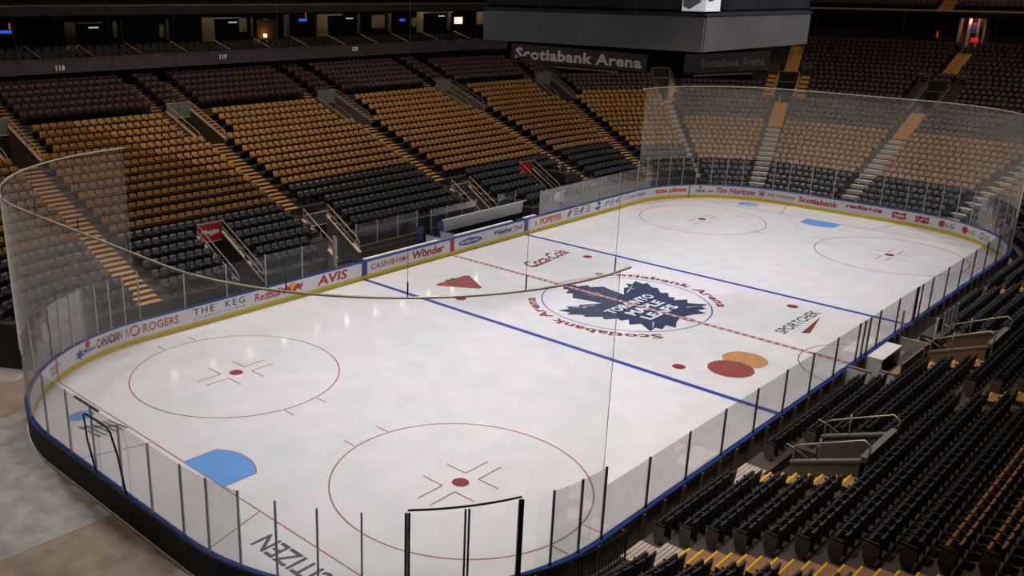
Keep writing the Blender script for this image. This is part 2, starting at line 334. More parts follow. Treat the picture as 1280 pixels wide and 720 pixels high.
flat('ice_emblem_leaf', [[(-4.5, 9.3), (-4.25, 9.65), (-3.95, 9.5), (-3.7, 9.65), (-3.45, 9.3), (-3.85, 9.1), (-3.95, 8.95), (-4.05, 9.1)]], M['leafgreen'])
text_obj('ice_lettering', 'sport', lambda x, y, z: (3.85+x, -7.98+y, .0035), M['grey'], ice, 4.6, .62)
flat('ice_emblem_wedge', [[(2.35, -8.78), (2.62, -9.12), (5.55, -8.48)]], M['red'])
flat('ice_emblem_disc', [disc(-3.12, -8.45, 1.03)], M['orange']); flat('ice_emblem_disc', [disc(-4.62, -8.5, 1.03)], M['mcred'])
text_obj('ice_lettering', 'citizen', lambda x, y, z: (-28.08-y, -6.32+x, .0035), M['grey'], ice, 3.3, .82)
def end_mark(sg):
    flat('ice_emblem_shield', [disc(sg*28.0, sg*-7.35 if sg > 0 else 7.35, .55, .42, 12)] if sg < 0 else [disc(28.5, 6.6, .75, .8, 12)], M['crease'])
    if sg < 0:
        st = []
        for k in range(6):
            x0 = -28.55+k*.22; st.append([(x0, 6.5-.05*k), (x0+.09, 6.5-.05*k), (x0+.28, 5.1), (x0+.17, 5.1)])
        st.append([(-28.6, 6.3), (-28.5, 6.45), (-27.3, 5.6), (-27.4, 5.45)])
        flat('ice_emblem_strokes', st, M['grey'])
    else:
        flat('ice_emblem_strokes', [rectp(28.0, 28.12, 5.6, 6.9), rectp(28.5, 28.6, 5.5, 7.0), rectp(28.95, 29.05, 5.7, 6.8)], M['icewhite'])
end_mark(-1); end_mark(1)
flat('ice_emblem_strokes', [rectp(27.9+.12*math.sin(k), 28.15+.12*math.cos(k*2), -5.0-.28*k-.17, -5.0-.28*k) for k in range(6)], M['palegreen'])

# ------------------------------------------------------------------ concrete floor around the ice
fl = empty('floor', (0, 0, 0), 'bare concrete event floor around the rink boards', 'floor', kind='structure')
for y0, y1, m in ((-46, -4.25, 'floor'), (-4.25, -.2, 'floorb'), (-.2, 9.4, 'floor'), (9.4, 12.6, 'floorb'), (12.6, 46, 'floor')):
    MB().box(-62, -22.5, y0+.012, y1-.012, -.25, -.02).build('floor_slab', M[m], fl)
mb = MB(); sweep(mb, [(.02, -.03), (34, -.03)], 0, TOT, step=2.0); mb.build('floor_slab', M['floorb'], fl)

# ------------------------------------------------------------------ rink boards, glass, posts, lettering
rb = empty('rink_boards', (0, 0, 0), 'white rink boards with blue cap, yellow kick plate and sponsor lettering', 'boards')
ZB = 1.10
mb = MB(); sweep(mb, rect(.0, .10, .24, ZB-.06), 0, TOT, True, step=.25); mb.build('board_face', M['board'], rb, smooth=False)
mb = MB(); sweep(mb, rect(-.015, .10, 0, .24), 0, TOT, True, step=.25); mb.build('kick_plate', M['kick'], rb)
mb = MB(); sweep(mb, [(-.02, ZB-.06), (.16, ZB-.06), (.16, ZB-.01), (.14, ZB+.01), (0, ZB+.01), (-.02, ZB-.01)], 0, TOT, True, step=.25); mb.build('cap_rail', M['cap'], rb)
mb = MB(); sweep(mb, rect(.10, .13, .0, ZB-.06), sTh(-118, 'nr'), sTh(112, 'nl')+TOT, True, step=.25); mb.build('outer_skirt', M['black'], rb)
mb = MB(); sweep(mb, rect(.13, .17, -.02, .03), sTh(-118, 'nr'), sTh(112, 'nl')+TOT, True, step=.25); mb.build('base_strip', M['paper'], rb)
mb = MB(); sweep(mb, rect(.10, .115, .0, ZB-.06), S3+8, sTh(-118, 'nr'), True, step=.4); mb.build('outer_panel', M['brace'], rb)
br = MB().box(-.04, .04, 0, .12, 0, ZB-.06); brme = mesh_only(br, 'brace', M['brace'])
def local(s, d, z=0):        # matrix: local x along the boards (increasing s), y outward, z up
    p, n = frame(s, d); t = (n[1], -n[0])
    return Matrix(((t[0], n[0], 0, p[0]), (t[1], n[1], 0, p[1]), (0, 0, 1, z), (0, 0, 0, 1)))
s = sXr(20.5)
while s < sTh(-116, 'nr'):
    inst('brace', brme, rb, local(s, .115)); s += 1.22
# posts and panes
def pane_run(s0, s1, n, h, postmat, dd=.07, glassw=None, r=.024):
    pm = POSTM.setdefault((postmat, h), None)
    if pm is None:
        q = MB().box(-r, r, -.03, .03, 0, h).box(-r*1.5, r*1.5, -.04, .04, 0, .06); pm = mesh_only(q, 'glass_post', M[postmat]); POSTM[(postmat, h)] = pm
    ed = [s0+(s1-s0)*i/n for i in range(n+1)]
    for i, a in enumerate(ed): inst('glass_post', pm, rb, local(a, dd, ZB))
    for a, b in zip(ed[:-1], ed[1:]):
        g = MB(); sweep(g, rect(dd-.007, dd+.007, ZB+.01, ZB+h-.02), a+.03, b-.03, True, step=.7); g.build('glass_pane', M['glass'], rb)
POSTM = {}
HSIDE, HEND = 1.77, 2.37
pane_run(sTh(128, 'nl'), sX(-22.05), 7, HEND, 'post')                       # near-left corner
pane_run(sX(-22.05), sX(-9.7), 5, HSIDE, 'post')
pane_run(sX(9.2), sX(21.9), 5, HSIDE, 'post')
pane_run(sX(21.95), S2, 11, HEND, 'post'); pane_run(S2, S3, 5, HEND, 'post'); pane_run(S3, S4, 11, HEND, 'post')
pane_run(S4, sXr(-21.95), 18, HSIDE, 'darkpost')
g0, g1, g2 = sTh(-132.3, 'nr'), sTh(-121.8, 'nr'), sTh(-111.5, 'nr')
pane_run(sXr(-21.95), g2, 3, HEND, 'darkpost'); pane_run(g0, S6, 6, HEND, 'post')
pane_run(S6, S7, 5, HEND, 'post', r=.028)
pane_run(S7, TOT+sTh(128, 'nl'), 4, HEND, 'post')
for a in (g0, g1, g2):
    inst('gate_post', POSTM[('darkpost', HEND)], rb, local(a+.05, .08, ZB)); inst('gate_post', POSTM[('darkpost', HEND)], rb, local(a-.05, .08, ZB))
mb = MB(); mb.tube([P3(s, .08, ZB+HEND+.09) for s in samples(g2, g0, .3)], .03); mb.build('gate_header', M['gframe'], rb)
for a, b in ((g2, g1), (g1, g0)):
    g = MB(); sweep(g, rect(.073, .087, ZB, ZB+HEND-.05), a+.1, b-.1, True, step=.7); g.build('glass_pane', M['glass'], rb)
for xx in (-1.9, -1.3, 5.0, 5.6): inst('gate_post', POSTM[('darkpost', HSIDE)], rb, local(sXr(xx), .10, ZB))
mb = MB(); mb.tube([(-30.62, .75, ZB), (-30.72, .95, 2.3), (-30.75, .98, 3.2), (-30.75, .86, 3.27), (-30.75, -.4, 3.32), (-30.75, -.76, 3.2), (-30.72, -1.05, 2.5), (-30.62, -1.2, ZB)], .035)
mb.build('hoop_frame', M['gframe'], rb, smooth=True)
mb = MB(); mb.tube([(-30.56, 1.9, 3.47), (-30.56, .3, 3.49)], .05); mb.build('net_roll', M['wallg'], rb)
# vertical line markers on the boards
def board_quad(name, s0, s1, z0, z1, m, d=-.006):
    mb = MB(); sweep(mb, [(d, z0), (d, z1)], s0, s1, step=.3); return mb.build(name, m, rb)
for X in (-7.62, 7.62): board_quad('line_marker', sX(X)-.22, sX(X)+.22, .245, ZB-.07, M['cap'])
board_quad('line_marker', sX(0)-.2, sX(0)+.2, .245, ZB-.07, M['adred'])
for s0 in (sTh(math.degrees(math.acos((89*FT-CXc)/RC)), 'fl'), sTh(180-math.degrees(math.acos((89*FT-CXc)/RC)), 'nl')): board_quad('line_marker', s0-.045, s0+.045, .0, ZB-.07, M['adred'], -.02)
def btext(key, s0, s1, zc, h, m, name='sponsor_lettering'):
    s0, s1 = min(s0, s1), max(s0, s1); c = (s0+s1)/2
    return text_obj(name, key, lambda x, y, z: P3(c+x, -.007, zc+y), M[m], rb, s1-s0, h)
def bpoly(pts, s0, zc, m, k=1.0, name='sponsor_emblem'):
    mb = MB(); mb.add([P3(s0+x*k, -.007-.0015*(name != 'sponsor_emblem'), zc+y*k) for x, y in pts], [tuple(range(len(pts)))]); return mb.build(name, M[m], rb)
def s_of(x, y):      # nearest boundary parameter in the far end
    best = min(((frame(s)[0][0]-x)**2+(frame(s)[0][1]-y)**2, s) for s in np.arange(S1-2, S4+2, .05)); return best[1]
def ringp(r0, r1, n=20, cut=0): return [[(r*math.cos(t), r*math.sin(t)) for r, t in ((r0, 2*math.pi*i/n), (r1, 2*math.pi*i/n), (r1, 2*math.pi*(i+1)/n), (r0, 2*math.pi*(i+1)/n))] for i in range(n) if i not in (cut or ())]
def bmulti(polys, s0, zc, m, name='sponsor_emblem'):
    mb = MB()
    for q in polys: mb.add([P3(s0+x, -.007, zc+y) for x, y in q], [tuple(range(len(q)))])
    return mb.build(name, M[m], rb)
ZC = .66
# near-left corner
btext('bud', sTh(131.5, 'nl'), sTh(125.5, 'nl'), .74, .16, 'adgrey'); btext('bud2', sTh(131, 'nl'), sTh(127, 'nl'), .50, .16, 'adgrey')
bpoly([(0, .28), (.08, .12), (.28, .16), (.16, 0), (.3, -.14), (.1, -.12), (0, -.3), (-.1, -.12), (-.3, -.14), (-.16, 0), (-.28, .16), (-.08, .12)], sX(-25.75), .56, 'adblue')
btext('molson', sX(-25.5), sX(-24.75), .60, .26, 'adblue'); bpoly(disc(0, 0, .17, .17, 14), sX(-25.2), .86, 'adred')
def two_tone(key, s0, s1, zc, h, ma, mbm, split):
    v, f, _ = TEXTS[key]; w = s1-s0; c = (s0+s1)/2
    vs = [P3(c+x*w, -.007, zc+y*h) for x, y in v]; mid = [float(np.mean(v[list(q), 0])) for q in f]
    for lo, hi in split: MB().add(vs, [q for q, k in zip(f, mid) if lo < k < hi]).build('sponsor_lettering', M[ma], rb)
    MB().add(vs, [q for q, k in zip(f, mid) if not any(lo < k < hi for lo, hi in split)]).build('sponsor_lettering', M[mbm], rb)
two_tone('canadian', sX(-24.65), sX(-23.15), .66, .46, 'adred', 'adblack', [(-.37, -.25), (-.12, 0), (.37, 1)])
bmulti([rectp(-.05, .0, -.2, .2), rectp(.05, .09, -.2, .2)], sX(-22.9), .66, 'adgrey')
bmulti(ringp(.19, .28, 16, (1, 9)), sX(-22.45), ZC, 'adred'); btext('rogers', sX(-22.0), sX(-20.05), ZC, .42, 'adred')
btext('keg', sX(-19.2), sX(-16.1), .76, .36, 'adblack'); btext('kegsub', sX(-19.2), sX(-16.05), .42, .15, 'adgrey')
btext('redbull', sX(-15.45), sX(-13.75), ZC, .44, 'adred'); bpoly(disc(0, 0, .30, .30, 16), sX(-12.95), .68, 'adyellow')
bull = [(.0, -.1), (.12, .12), (.3, .2), (.48, .1), (.62, .22), (.6, .02), (.5, -.05), (.52, -.22), (.4, -.1), (.22, -.06), (.12, -.24)]
bpoly(bull, sX(-12.92), .64, 'adred', 1.15, 'sponsor_mark'); bpoly([(-x, y) for x, y in bull[::-1]], sX(-12.98), .64, 'adred', 1.15, 'sponsor_mark')
btext('avis', sX(-11.2), sX(-8.95), .66, .56, 'adred')
btext('casino', sX(-7.1), sX(-5.55), ZC, .34, 'adred'); bpoly(disc(0, 0, .19, .19, 14), sX(-5.32), ZC, 'adorange'); bpoly(disc(0, 0, .11, .11, 10), sX(-5.32), ZC, 'adyellow', 1, 'sponsor_mark'); btext('rama', sX(-5.05), sX(-3.98), ZC, .34, 'adred')
btext('wonder', sX(-3.65), sX(-.75), .66, .54, 'adred'); bpoly(disc(0, 0, .1, .1, 10), sX(-2.75), .92, 'adyellow'); bpoly(disc(0, 0, .09, .09, 10), sX(-2.6), .82, 'adblue')
bpoly([(1.15*math.cos(t)*(1 if abs(math.cos(t)) < .9 else 1), .22*math.sin(t)) for t in np.linspace(0, 2*math.pi, 24, endpoint=False)], sX(1.75), .62, 'adblue')
text_obj('sponsor_lettering', 'entripy', lambda x, y, z: P3(sX(1.7)+x, -.010, .62+y), M['paper'], rb, 1.8, .29)
bmulti(ringp(.22, .25, 14), sX(3.1), .68, 'adgrey')
btext('weather', sX(4.15), sX(6.15), .70, .34, 'adblack'); btext('tech', sX(6.25), sX(7.25), .70, .34, 'adred'); btext('auto', sX(4.6), sX(6.8), .44, .10, 'adgrey')
bpoly([(0, .2), (.1, .0), (.05, -.2), (-.05, -.2), (-.1, 0)], sX(8.75), .62, 'adorange'); btext('popeyes', sX(9.2), sX(11.75), .64, .48, 'adorange')
for xx in (12.75, 14.3):
    bpoly([(-.1, -.3), (.25, .2), (.3, .3), (.05, .28), (-.3, -.05)], sX(xx), .66, 'adgrey'); bpoly([(.05, -.1), (.2, .2), (.3, .05)], sX(xx), .66, 'adred', 1, 'sponsor_mark')
    bmulti([rectp(0, .55, .2, .3), rectp(0, .62, .0, .1), rectp(0, .58, -.2, -.1)], sX(xx+.55), .64, 'adgrey')
bpoly([(-.02, -.3), (.1, -.27), (.1, .33), (.3, .22), (.28, .08), (.16, .05), (.16, .3), (-.02, .36)], sX(16.45), .66, 'adblue', 1.05); bpoly([(-.38, -.14), (-.05, 0), (-.05, -.08), (-.2, -.16), (.3, -.05), (.42, -.12), (.1, -.26), (-.3, -.24)], sX(16.45), .66, 'adblue')
btext('ps4', sX(17.3), sX(19.4), .68, .38, 'adgrey')
btext('crown', sX(20.3), S1+1.2, .68, .42, 'adpurple'); bmulti([rectp(-.35, -.31, -.2, .35)], sX(20.35), .66, 'adpurple')
btext('pizza', s_of(24.3, 12.8), s_of(27.0, 11.4), .66, .46, 'adorange')
btext('nhl', s_of(27.55, 10.85), s_of(28.1, 10.2), .58, .26, 'adblack'); btext('com', s_of(28.15, 10.15), s_of(28.5, 9.75), .54, .16, 'adblack'); bmulti(ringp(.0, .1, 8), s_of(27.8, 10.55), .88, 'adblack')
btext('tim', s_of(28.65, 9.55), s_of(29.95, 6.85), .66, .46, 'adred')
bmulti(ringp(.19, .25, 16), s_of(30.1, 6.35), .66, 'adred'); bpoly([(0, .16), (.15, .0), (.1, -.12), (-.1, -.12), (-.15, 0)], s_of(30.1, 6.35), .66, 'adred'); btext('air', s_of(30.25, 5.95), s_of(30.48, 3.7), .64, .24, 'adblack')
btext('scotia', S2+(CYc-3.45), S2+(CYc-.35), .66, .46, 'adred'); btext('redtag', S2+(CYc+.2), S2+(CYc+2.9), .72, .46, 'adred'); btext('vac', S2+(CYc+.35), S2+(CYc+2.0), .40, .10, 'adgrey')
flag = [(-.5, .16), (-.2, .24), (.15, .16), (.5, .24), (.44, 0), (.5, -.2), (.15, -.26), (-.2, -.18), (-.5, -.26), (-.42, -.05)]
for yy in (-4.1, -5.75):
    c = s_of(30.48 if yy > -4.42 else 30.4, yy); bpoly(flag, c, .64, 'adred', 1.05); text_obj('sponsor_lettering', 'tost', lambda x, y, z, c=c: P3(c+x, -.010, .64+y), M['paper'], rb, .75, .2)
for (x0, y0), (x1, y1) in (((30.15, -7.0), (29.75, -8.05)), ((29.3, -8.7), (28.75, -9.6))):
    a = s_of(x0, y0); b = s_of(x1, y1); bpoly(disc(0, 0, .25, .25, 18), a+.15, .64, 'adred'); bmulti([rectp(-.12, -.08, -.1, .12), rectp(-.08, .1, -.1, -.06)], a+.15, .64, 'paper', 'sponsor_mark'); btext('lg', a+.52, b+.02, .63, .30, 'adblack')
c = s_of(28.15, -10.1); bmulti([rectp(-.2, .2, .16, .22), rectp(-.2, .2, -.22, -.16), rectp(-.2, -.14, -.16, .16), rectp(.14, .2, -.16, .16)], c, .64, 'adblack'); bmulti([rectp(.35, .9, .08, .14), rectp(.35, .8, -.08, -.02), rectp(.35, .85, -.2, -.14)], c, .64, 'adgrey')
c = s_of(26.6, -11.6); bmulti([[(x*.14, -.15), (x*.14+.07, -.15), (x*.14+.16, .18), (x*.14+.1, .18)] for x in range(5)], c, .62, 'adgrey')

# ------------------------------------------------------------------ safety nets hung above both ends
def safety_net(s0, s1, z0, z1, label, cable_step, ceil=33.5, first=0.0, pitch=.036, cr=.00095):
    net = empty('safety_net', P3((s0+s1)/2, .1, 0), label, 'net'); o = net.location
    mb = MB(); zs = np.arange(z0, z1, pitch); ss = samples(s0, s1, .6)          # knotted cords as real geometry
    for z in zs: sweep(mb, [(.09, z+cr), (.09+cr, z-cr*.6), (.09-cr, z-cr*.6)], s0, s1, True, False, step=.6)
    s = s0
    while s < s1:
        a, b = P3(s, .09, z0), P3(s, .09, z1); mb.tube([a, b], cr, 3); s += pitch
    put(mb.build('netting', M['netcord'], net, off=o), kind='stuff')
    mb = MB(); mb.tube([P3(s, .09, z1) for s in samples(s0-.5, s1+.1, .35)], .034); mb.build('top_rail', M['netrail'], net, True, off=o)
    for s in (s0, s1):
        mb = MB(); mb.tube([P3(s, .09, z0), P3(s, .09, z1)], .012, 4); mb.build('edge_cord', M['netrail' if s == s0 else 'darknet'], net, off=o)
    s = s0+first
    while s < s1:
        mb = MB(); mb.tube([P3(s, .09, z1), P3(s, .09, ceil)], .007, 4); mb.build('hanging_cable', M['rope'], net, off=o)
        mb = MB(); mb.tube([P3(s, .09, z1), P3(s, .09, z1+.4)], .02, 5); mb.build('turnbuckle', M['rope'], net, off=o); s += cable_step
    return net
safety_net(sXr(-22.15), TOT+sX(-22.2), ZB+HEND, 9.35, 'curved net hung behind the goal end beside the bare concrete floor', 2.95, first=.25)
safety_net(sX(22.1), sXr(22.1), ZB+HEND-.1, 9.07, 'curved net hung in front of the end stand with white stairs', 6.2, first=1.2, pitch=.065, cr=.0034)

# ------------------------------------------------------------------ the stands: stepped tiers that follow the rink outline
def ld(r): return .57+.81*r
def lz(r): return 1.146+.314*r
def ed(r): return 1.45+.81*r
def ez(r): return .29+.312*r if r < 14 else 4.658+.36*(r-14)
def rd(r): return 1.15+.82*r
def rz(r): return .65+.297*r
A1, A2, A3, A4 = sX(-21.0), sX(-8.45), sX(4.7), sX(18.0)
A5, C45 = sTh(71, 'fl'), sTh(46, 'fl')
EA, EB, EC, ED = sTh(18.5, 'fl'), S2+CYc-.5, sTh(-16, 'fr'), sTh(-41, 'fr')
LEFT0, LEFT1 = sTh(122, 'nl'), C45
def tier(name, ivals, dfun, zfun, pitfun, r0fun, r1, m, zbot=-.03):
    mb = MB()
    for a, b in zip(ivals[:-1], ivals[1:]):
        if b-a < .02: continue
        c = (a+b)/2; r0 = r0fun(c); pts = []; rt = r1(c) if callable(r1) else r1; zs = [pitfun(c, r, zfun(r)) for r in range(r0, rt+1)]
        df = lambda r: dfun(r)-.55
        pts.append((df(r0), zbot))
        for i, r in enumerate(range(r0, rt+1)): pts += [(df(r), zs[i]), (df(r+1), zs[i])]
        pts.append((df(rt+1), zbot))
        sweep(mb, pts, a, b, True, step=.9)
    o = mb.build(name, m); return put(o, kind='structure')
TUN = [sX(-14.9), sX(13.5)]
GATE = [A2+1.15, A3+1.3]
def vw(s, w, d): return w/sscale(s, d)
VOML = [A1, A2, A3, A4, A5]
def pit_l(s, r, z):
    for a in VOML:
        if abs(s-a) < vw(a, .95, 15.5) and 17 <= r <= 21: return lz(17)-1.5
    for a in GATE:
        if abs(s-a) < .95 and r <= 6: return .35
    for a in TUN:
        if abs(s-a) < .8 and r <= 5: return .3
    return z
def r0_l(s): return 3 if sX(-9.8) < s < sX(9.3) else 1
iv = sorted([LEFT0, LEFT1, A5+.9]+[a+k*vw(a, .95, 15.5) for a in VOML for k in (-1, 1)]+[a+k*.95 for a in GATE for k in (-1, 1)]+[a+k*.8 for a in TUN for k in (-1, 1)]+[sX(-9.8), sX(9.3), 0, S1])
put(tier('stand_left', iv, ld, lz, pit_l, r0_l, lambda s: 22 if s > A5+.9 else 27, M['concd']), 'concrete tiers of the long stand behind the player benches', 'stand')
VOME = [C45+vw(C45, .4, 19)*0+.45, EA, EB]
def pit_e(s, r, z):
    for a in VOME:
        if abs(s-a) < vw(a, .95, 18.5) and 19 <= r <= 23: return ez(19)-1.2
    return z
def cut_e(s): return s < EA-.3
iv = sorted([C45+.05, ED, EA-1.0]+[max(C45+.05, a+k*vw(a, .95, 18.5)) for a in VOME for k in (-1, 1)]+[S2, S3])
put(tier('stand_end', iv, ed, ez, pit_e, lambda s: 0, lambda s: 23 if s < EA-1.0 else 33, M['concd']), 'concrete tiers of the end stand behind the far goal', 'stand')
RV = [sXr(-13.2), sXr(.6)]
def pit_r(s, r, z):
    for a in RV:
        if abs(s-a) < 1.35 and 1 <= r <= 4: return .2
    if sXr(4.6) < s < sXr(-3.8) and r <= 1: return .25
    return z
iv = sorted([ED+.05, S4, sXr(4.6), sXr(-3.8), S5, sTh(-122, 'nr')]+[a+k*1.35 for a in RV for k in (-1, 1)])
put(tier('stand_right', iv, rd, rz, pit_r, lambda s: 0, 13, M['conc']), 'concrete tiers of the stand behind the penalty boxes', 'stand')

# ------------------------------------------------------------------ aisle stairways: every step its own piece
STEPM = {}
def step_mesh(wd, dp, h, tm, nose=False):
    k = (round(wd, 2), dp, h, tm)
    if k not in STEPM:
        mb = MB(); mb.box(-wd/2, wd/2, 0, dp, 0, h)
        o = mb.build('step', [M[tm], M[tm] if tm in ('stepo', 'stepw') else M['riser']]); o.data.polygons.foreach_set('material_index', [1, 0, 1, 1, 1, 1]); STEPM[k] = o.data; bpy.data.objects.remove(o)
    return STEPM[k]
NOSE = MB().box(-.46, .46, -.012, .045, 0, .012).build('nosing', M['nosing']); NOSEM = NOSE.data; bpy.data.objects.remove(NOSE)
def stairs(label, flights, nosing=False, group=None):    # flights: (s, dfun, zfun, r0, r1, width, mat, x offset)
    s0 = flights[0][0]; o = empty('aisle_stairway', P3(s0, flights[0][1](flights[0][3])-.5, flights[0][2](flights[0][3])), label, 'stairs', group); inv = Matrix.Translation(-o.location)
    for s, df, zf, r0, r1, wd, m, xo in flights:
        for r in range(r0, r1+1):
            rise = zf(r+1)-zf(r)
            for dp, dd, h, z in ((.58, df(r)-.57, .05+round(rise*.6, 3), zf(r)-rise*.6),) if m == 'stepw' else ((.43, df(r)-.58, .035+rise*.5, zf(r)-rise*.5) if m == 'stepo' else (.40, df(r)-.55, .035, zf(r)), (.40, df(r)-.55+.41, .035+rise/2, zf(r))):
                q = inst('step', step_mesh(wd, dp, round(h, 3), m), o, inv @ local(s, dd, z) @ Matrix.Translation((xo, 0, 0)))
                if nosing: inst('nosing', NOSEM, q, Matrix.Translation((0, 0, h)))
    return o
def lflights(a, r0=1, m='step'): return [(a, ld, lz, r0, 16, 1.25, m, 0), (a, ld, lz, 17, 26, .8, m, -1.42), (a, ld, lz, 17, 26, .8, m, 1.42)]
stairs('tan stairway in the side stand reaching down to the corner glass', lflights(A1))
stairs('tan stairway below the sign ending in eighteen ending at a gate behind the bench', lflights(A2, 7))
stairs('tan stairway below the sign ending in nineteen ending at a gate behind the bench', lflights(A3, 7))
stairs('tan stairway below the sign ending in twenty descending past the dark tunnel cover', lflights(A4, 2))
stairs('stairway in the curved corner below the lettered arena banner', [(A5, ld, lz, 2, 16, 1.15, 'step', 0), (A5, ld, lz, 17, 25, .8, 'wallt', -1.42), (A5, ld, lz, 17, 25, .8, 'wallt', 1.42)])
def eflights(a): return [(a, ed, ez, 0, 13, 1.2, 'stepw', 0), (a, ed, ez, 14, 18, 1.2, 'stepo', 0), (a, ed, ez, 19, 24, .85, 'wallt' if a != EA else 'stepo', -1.5), (a, ed, ez, 19, 24, .85, 'wallt' if a != EA else 'stepo', 1.5), (a, ed, ez, 26, 31, 1.25, 'stepo', 0)]
STA = stairs('pale stairway turning orange, right of the second arena banner in the end stand', eflights(EA))
STB = stairs('pale stairway turning orange, climbing to the red lit exit', eflights(EB))
stairs('pale stairway at the curved end of the end stand', [(EC, ed, ez, 0, 16, 1.2, 'stepw', 0)])
stairs('narrow stairway in the corner beside the end stand where the net ends', [(C45+.4, ed, ez, 3, 18, .8, 'stepw', 0)])
stairs('brown stairway with yellow nosings at the curved end of the penalty box stand', [(sXr(-21.25), rd, rz, 2, 12, .95, 'stepb', 0)], True)
stairs('short brown stairway with yellow nosings between goal-line seats and the tunnel box', [(sXr(-15.05), rd, rz, 1, 4, .8, 'stepb', 0)], True)
stairs('short stairway with yellow nosings above the tunnel box', [(sXr(-6.3), rd, rz, 6, 9, .9, 'stepb', 0)], True)
stairs('short stairway with yellow nosings beside the timekeeper area', [(sXr(-1.4), rd, rz, 2, 4, .9, 'stepb', 0)], True)
stairs('brown stairway with yellow nosings between the black seat blocks past the penalty boxes', [(sXr(13.5), rd, rz, 1, 7, .9, 'stepb', 0)], True)
# planked landings at the foot of the stairs
def landing(label, s, r, wd, n=6):
    o = empty('plank_landing', P3(s, rd(r)-.55, rz(r)), label, 'landing'); inv = Matrix.Translation(-o.location)
    me = mesh_only(MB().box(-wd/2, wd/2, .01, .118, 0, .03), 'plank', M['plank'])
    for k in range(n): inst('plank', me, o, inv @ local(s, rd(r)-.55+.13*k, rz(r)))
landing('grey planked landing at the foot of the yellow-edged stairs', sXr(-21.15), 0, 1.15)
landing('grey planked walkway strip one row above the landing', sXr(-21.3), 1, 1.5)
landing('grey planked landing beside the boxed tunnel entrance', sXr(-14.6), 0, 1.7)

# ------------------------------------------------------------------ seats
def seat_parts():
    parts = {}
    xs = [-.21, -.105, 0, .105, .21]; v = []; f = []
    for x in xs:
        k = (x/.21)**2; cy = .022*k; top = .87-.012*k*k
        v += [(x, cy+.03, .44), (x, cy-.055, top), (x, cy-.05, .30), (x, cy-.115, top)]
    for i in range(4):
        a, b = i*4, i*4+4
        f += [((a, b, b+1, a+1), 0), ((a+2, a+3, b+3, b+2), 1), ((a+1, b+1, b+3, a+3), 0), ((a, a+2, b+2, b), 1)]
    f += [((0, 1, 3, 2), 1), ((16, 18, 19, 17), 1)]
    parts['backrest'] = (v, f)
    v = []                      # folded-up pan: dark lower shell, upholstered upper face
    for y0, y1, z, hw in ((.10, .15, .36, .19), (.13, .195, .54, .205), (.17, .235, .71, .195)): v += [(-hw, y0, z), (hw, y0, z), (hw, y1, z), (-hw, y1, z)]
    f = [((0, 3, 2, 1), 1), ((8, 9, 10, 11), 0)]
    for lv, m in ((0, 1), (4, 0)):
        for i in range(4): f.append(((lv+i, lv+(i+1) % 4, lv+4+(i+1) % 4, lv+4+i), m))
    parts['seat_pan'] = (v, f)
    b = MB().box(-.275, -.225, -.05, .32, .64, .69); parts['armrest'] = (b.v, [(q, 2) for q in b.f])
    b = MB().prism([(-.02, .0), (.16, .0), (.12, .30), (.22, .64), (-.02, .64)], 'x', -.262, -.238); parts['standard'] = (b.v, [(q, 2) for q in b.f])
    b = MB().prism([(-.05, .14), (.05, .02), (.2, .02), (.30, .25), (.28, .60), (-.08, .60)], 'x', -.285, -.262); parts['end_panel'] = (b.v, [(q, 3) for q in b.f])
    return parts
SP = seat_parts()
def pad(kind): return {'black': M['blacksheen'], 'gold': M['gold'], 'purple': M['purple']}[kind]
SEATS = []        # x, y, z, angle, kind, label, group, end flag
ORD = 'first second third fourth fifth sixth seventh eighth ninth tenth eleventh twelfth thirteenth fourteenth fifteenth sixteenth seventeenth eighteenth nineteenth twentieth'.split()
def ordw(i):
    if i < 20: return ORD[i]
    tens = {2: 'twenty', 3: 'thirty', 4: 'forty', 5: 'fifty', 6: 'sixty'}[(i+1)//10]; k = (i+1) % 10
    return tens+('-'+ORD[k-1] if k else 'th').replace('twentyth', 'twentieth')
WORD = {'black': 'black folding chair', 'gold': 'gold folding chair', 'purple': 'plum folding chair'}
def add_row(dfun, zfun, r, s0, s1, kind, block, pitch=.515, endlow=False, row=0, start=0, rev=False):
    d = dfun(r); c = (s0+s1)/2
    pts = samples(s0, s1, .5); L = 0; cum = [0]
    for a, b in zip(pts[:-1], pts[1:]): L += (b-a)*sscale((a+b)/2, d); cum.append(L)
    n = int(L/pitch+.02)
    if n < 1: return start
    o = (L-n*pitch)/2
    for i in range(n):
        s = float(np.interp(o+(i+.5)*pitch, cum, pts)); p, nn = frame(s, d)
        k = start+(n-1-i if rev else i)
        lab = '%s %s from %s, %s %s row up' % (WORD[kind], ordw(k), block, ordw(row), kind)
        SEATS.append((p[0], p[1], zfun(r), math.atan2(-nn[1], -nn[0])-math.pi/2, kind, lab, WORD[kind]+'s counted from '+block, endlow and i == n-1))
    return start+n
secsL = [(LEFT0, A1, 7, 'corner stairs toward bare concrete'), (A1, A2, 7, 'corner stairs toward red sign'), (A2, A3, 9, 'stairs under sign eighteen'),
         (A3, A4, 7, 'stairs under sign nineteen'), (A4, A5, 7, 'stairs by dark tunnel cover'), (A5, C45, 6, 'corner banner stairs')]
def subtract(iv, cuts):
    out = [iv]
    for a, b in cuts:
        nx = []
        for p, q in out:
            if b <= p or a >= q: nx.append((p, q))
            else:
                if a-p > .45: nx.append((p, a))
                if q-b > .45: nx.append((b, q))
        out = nx
    return out
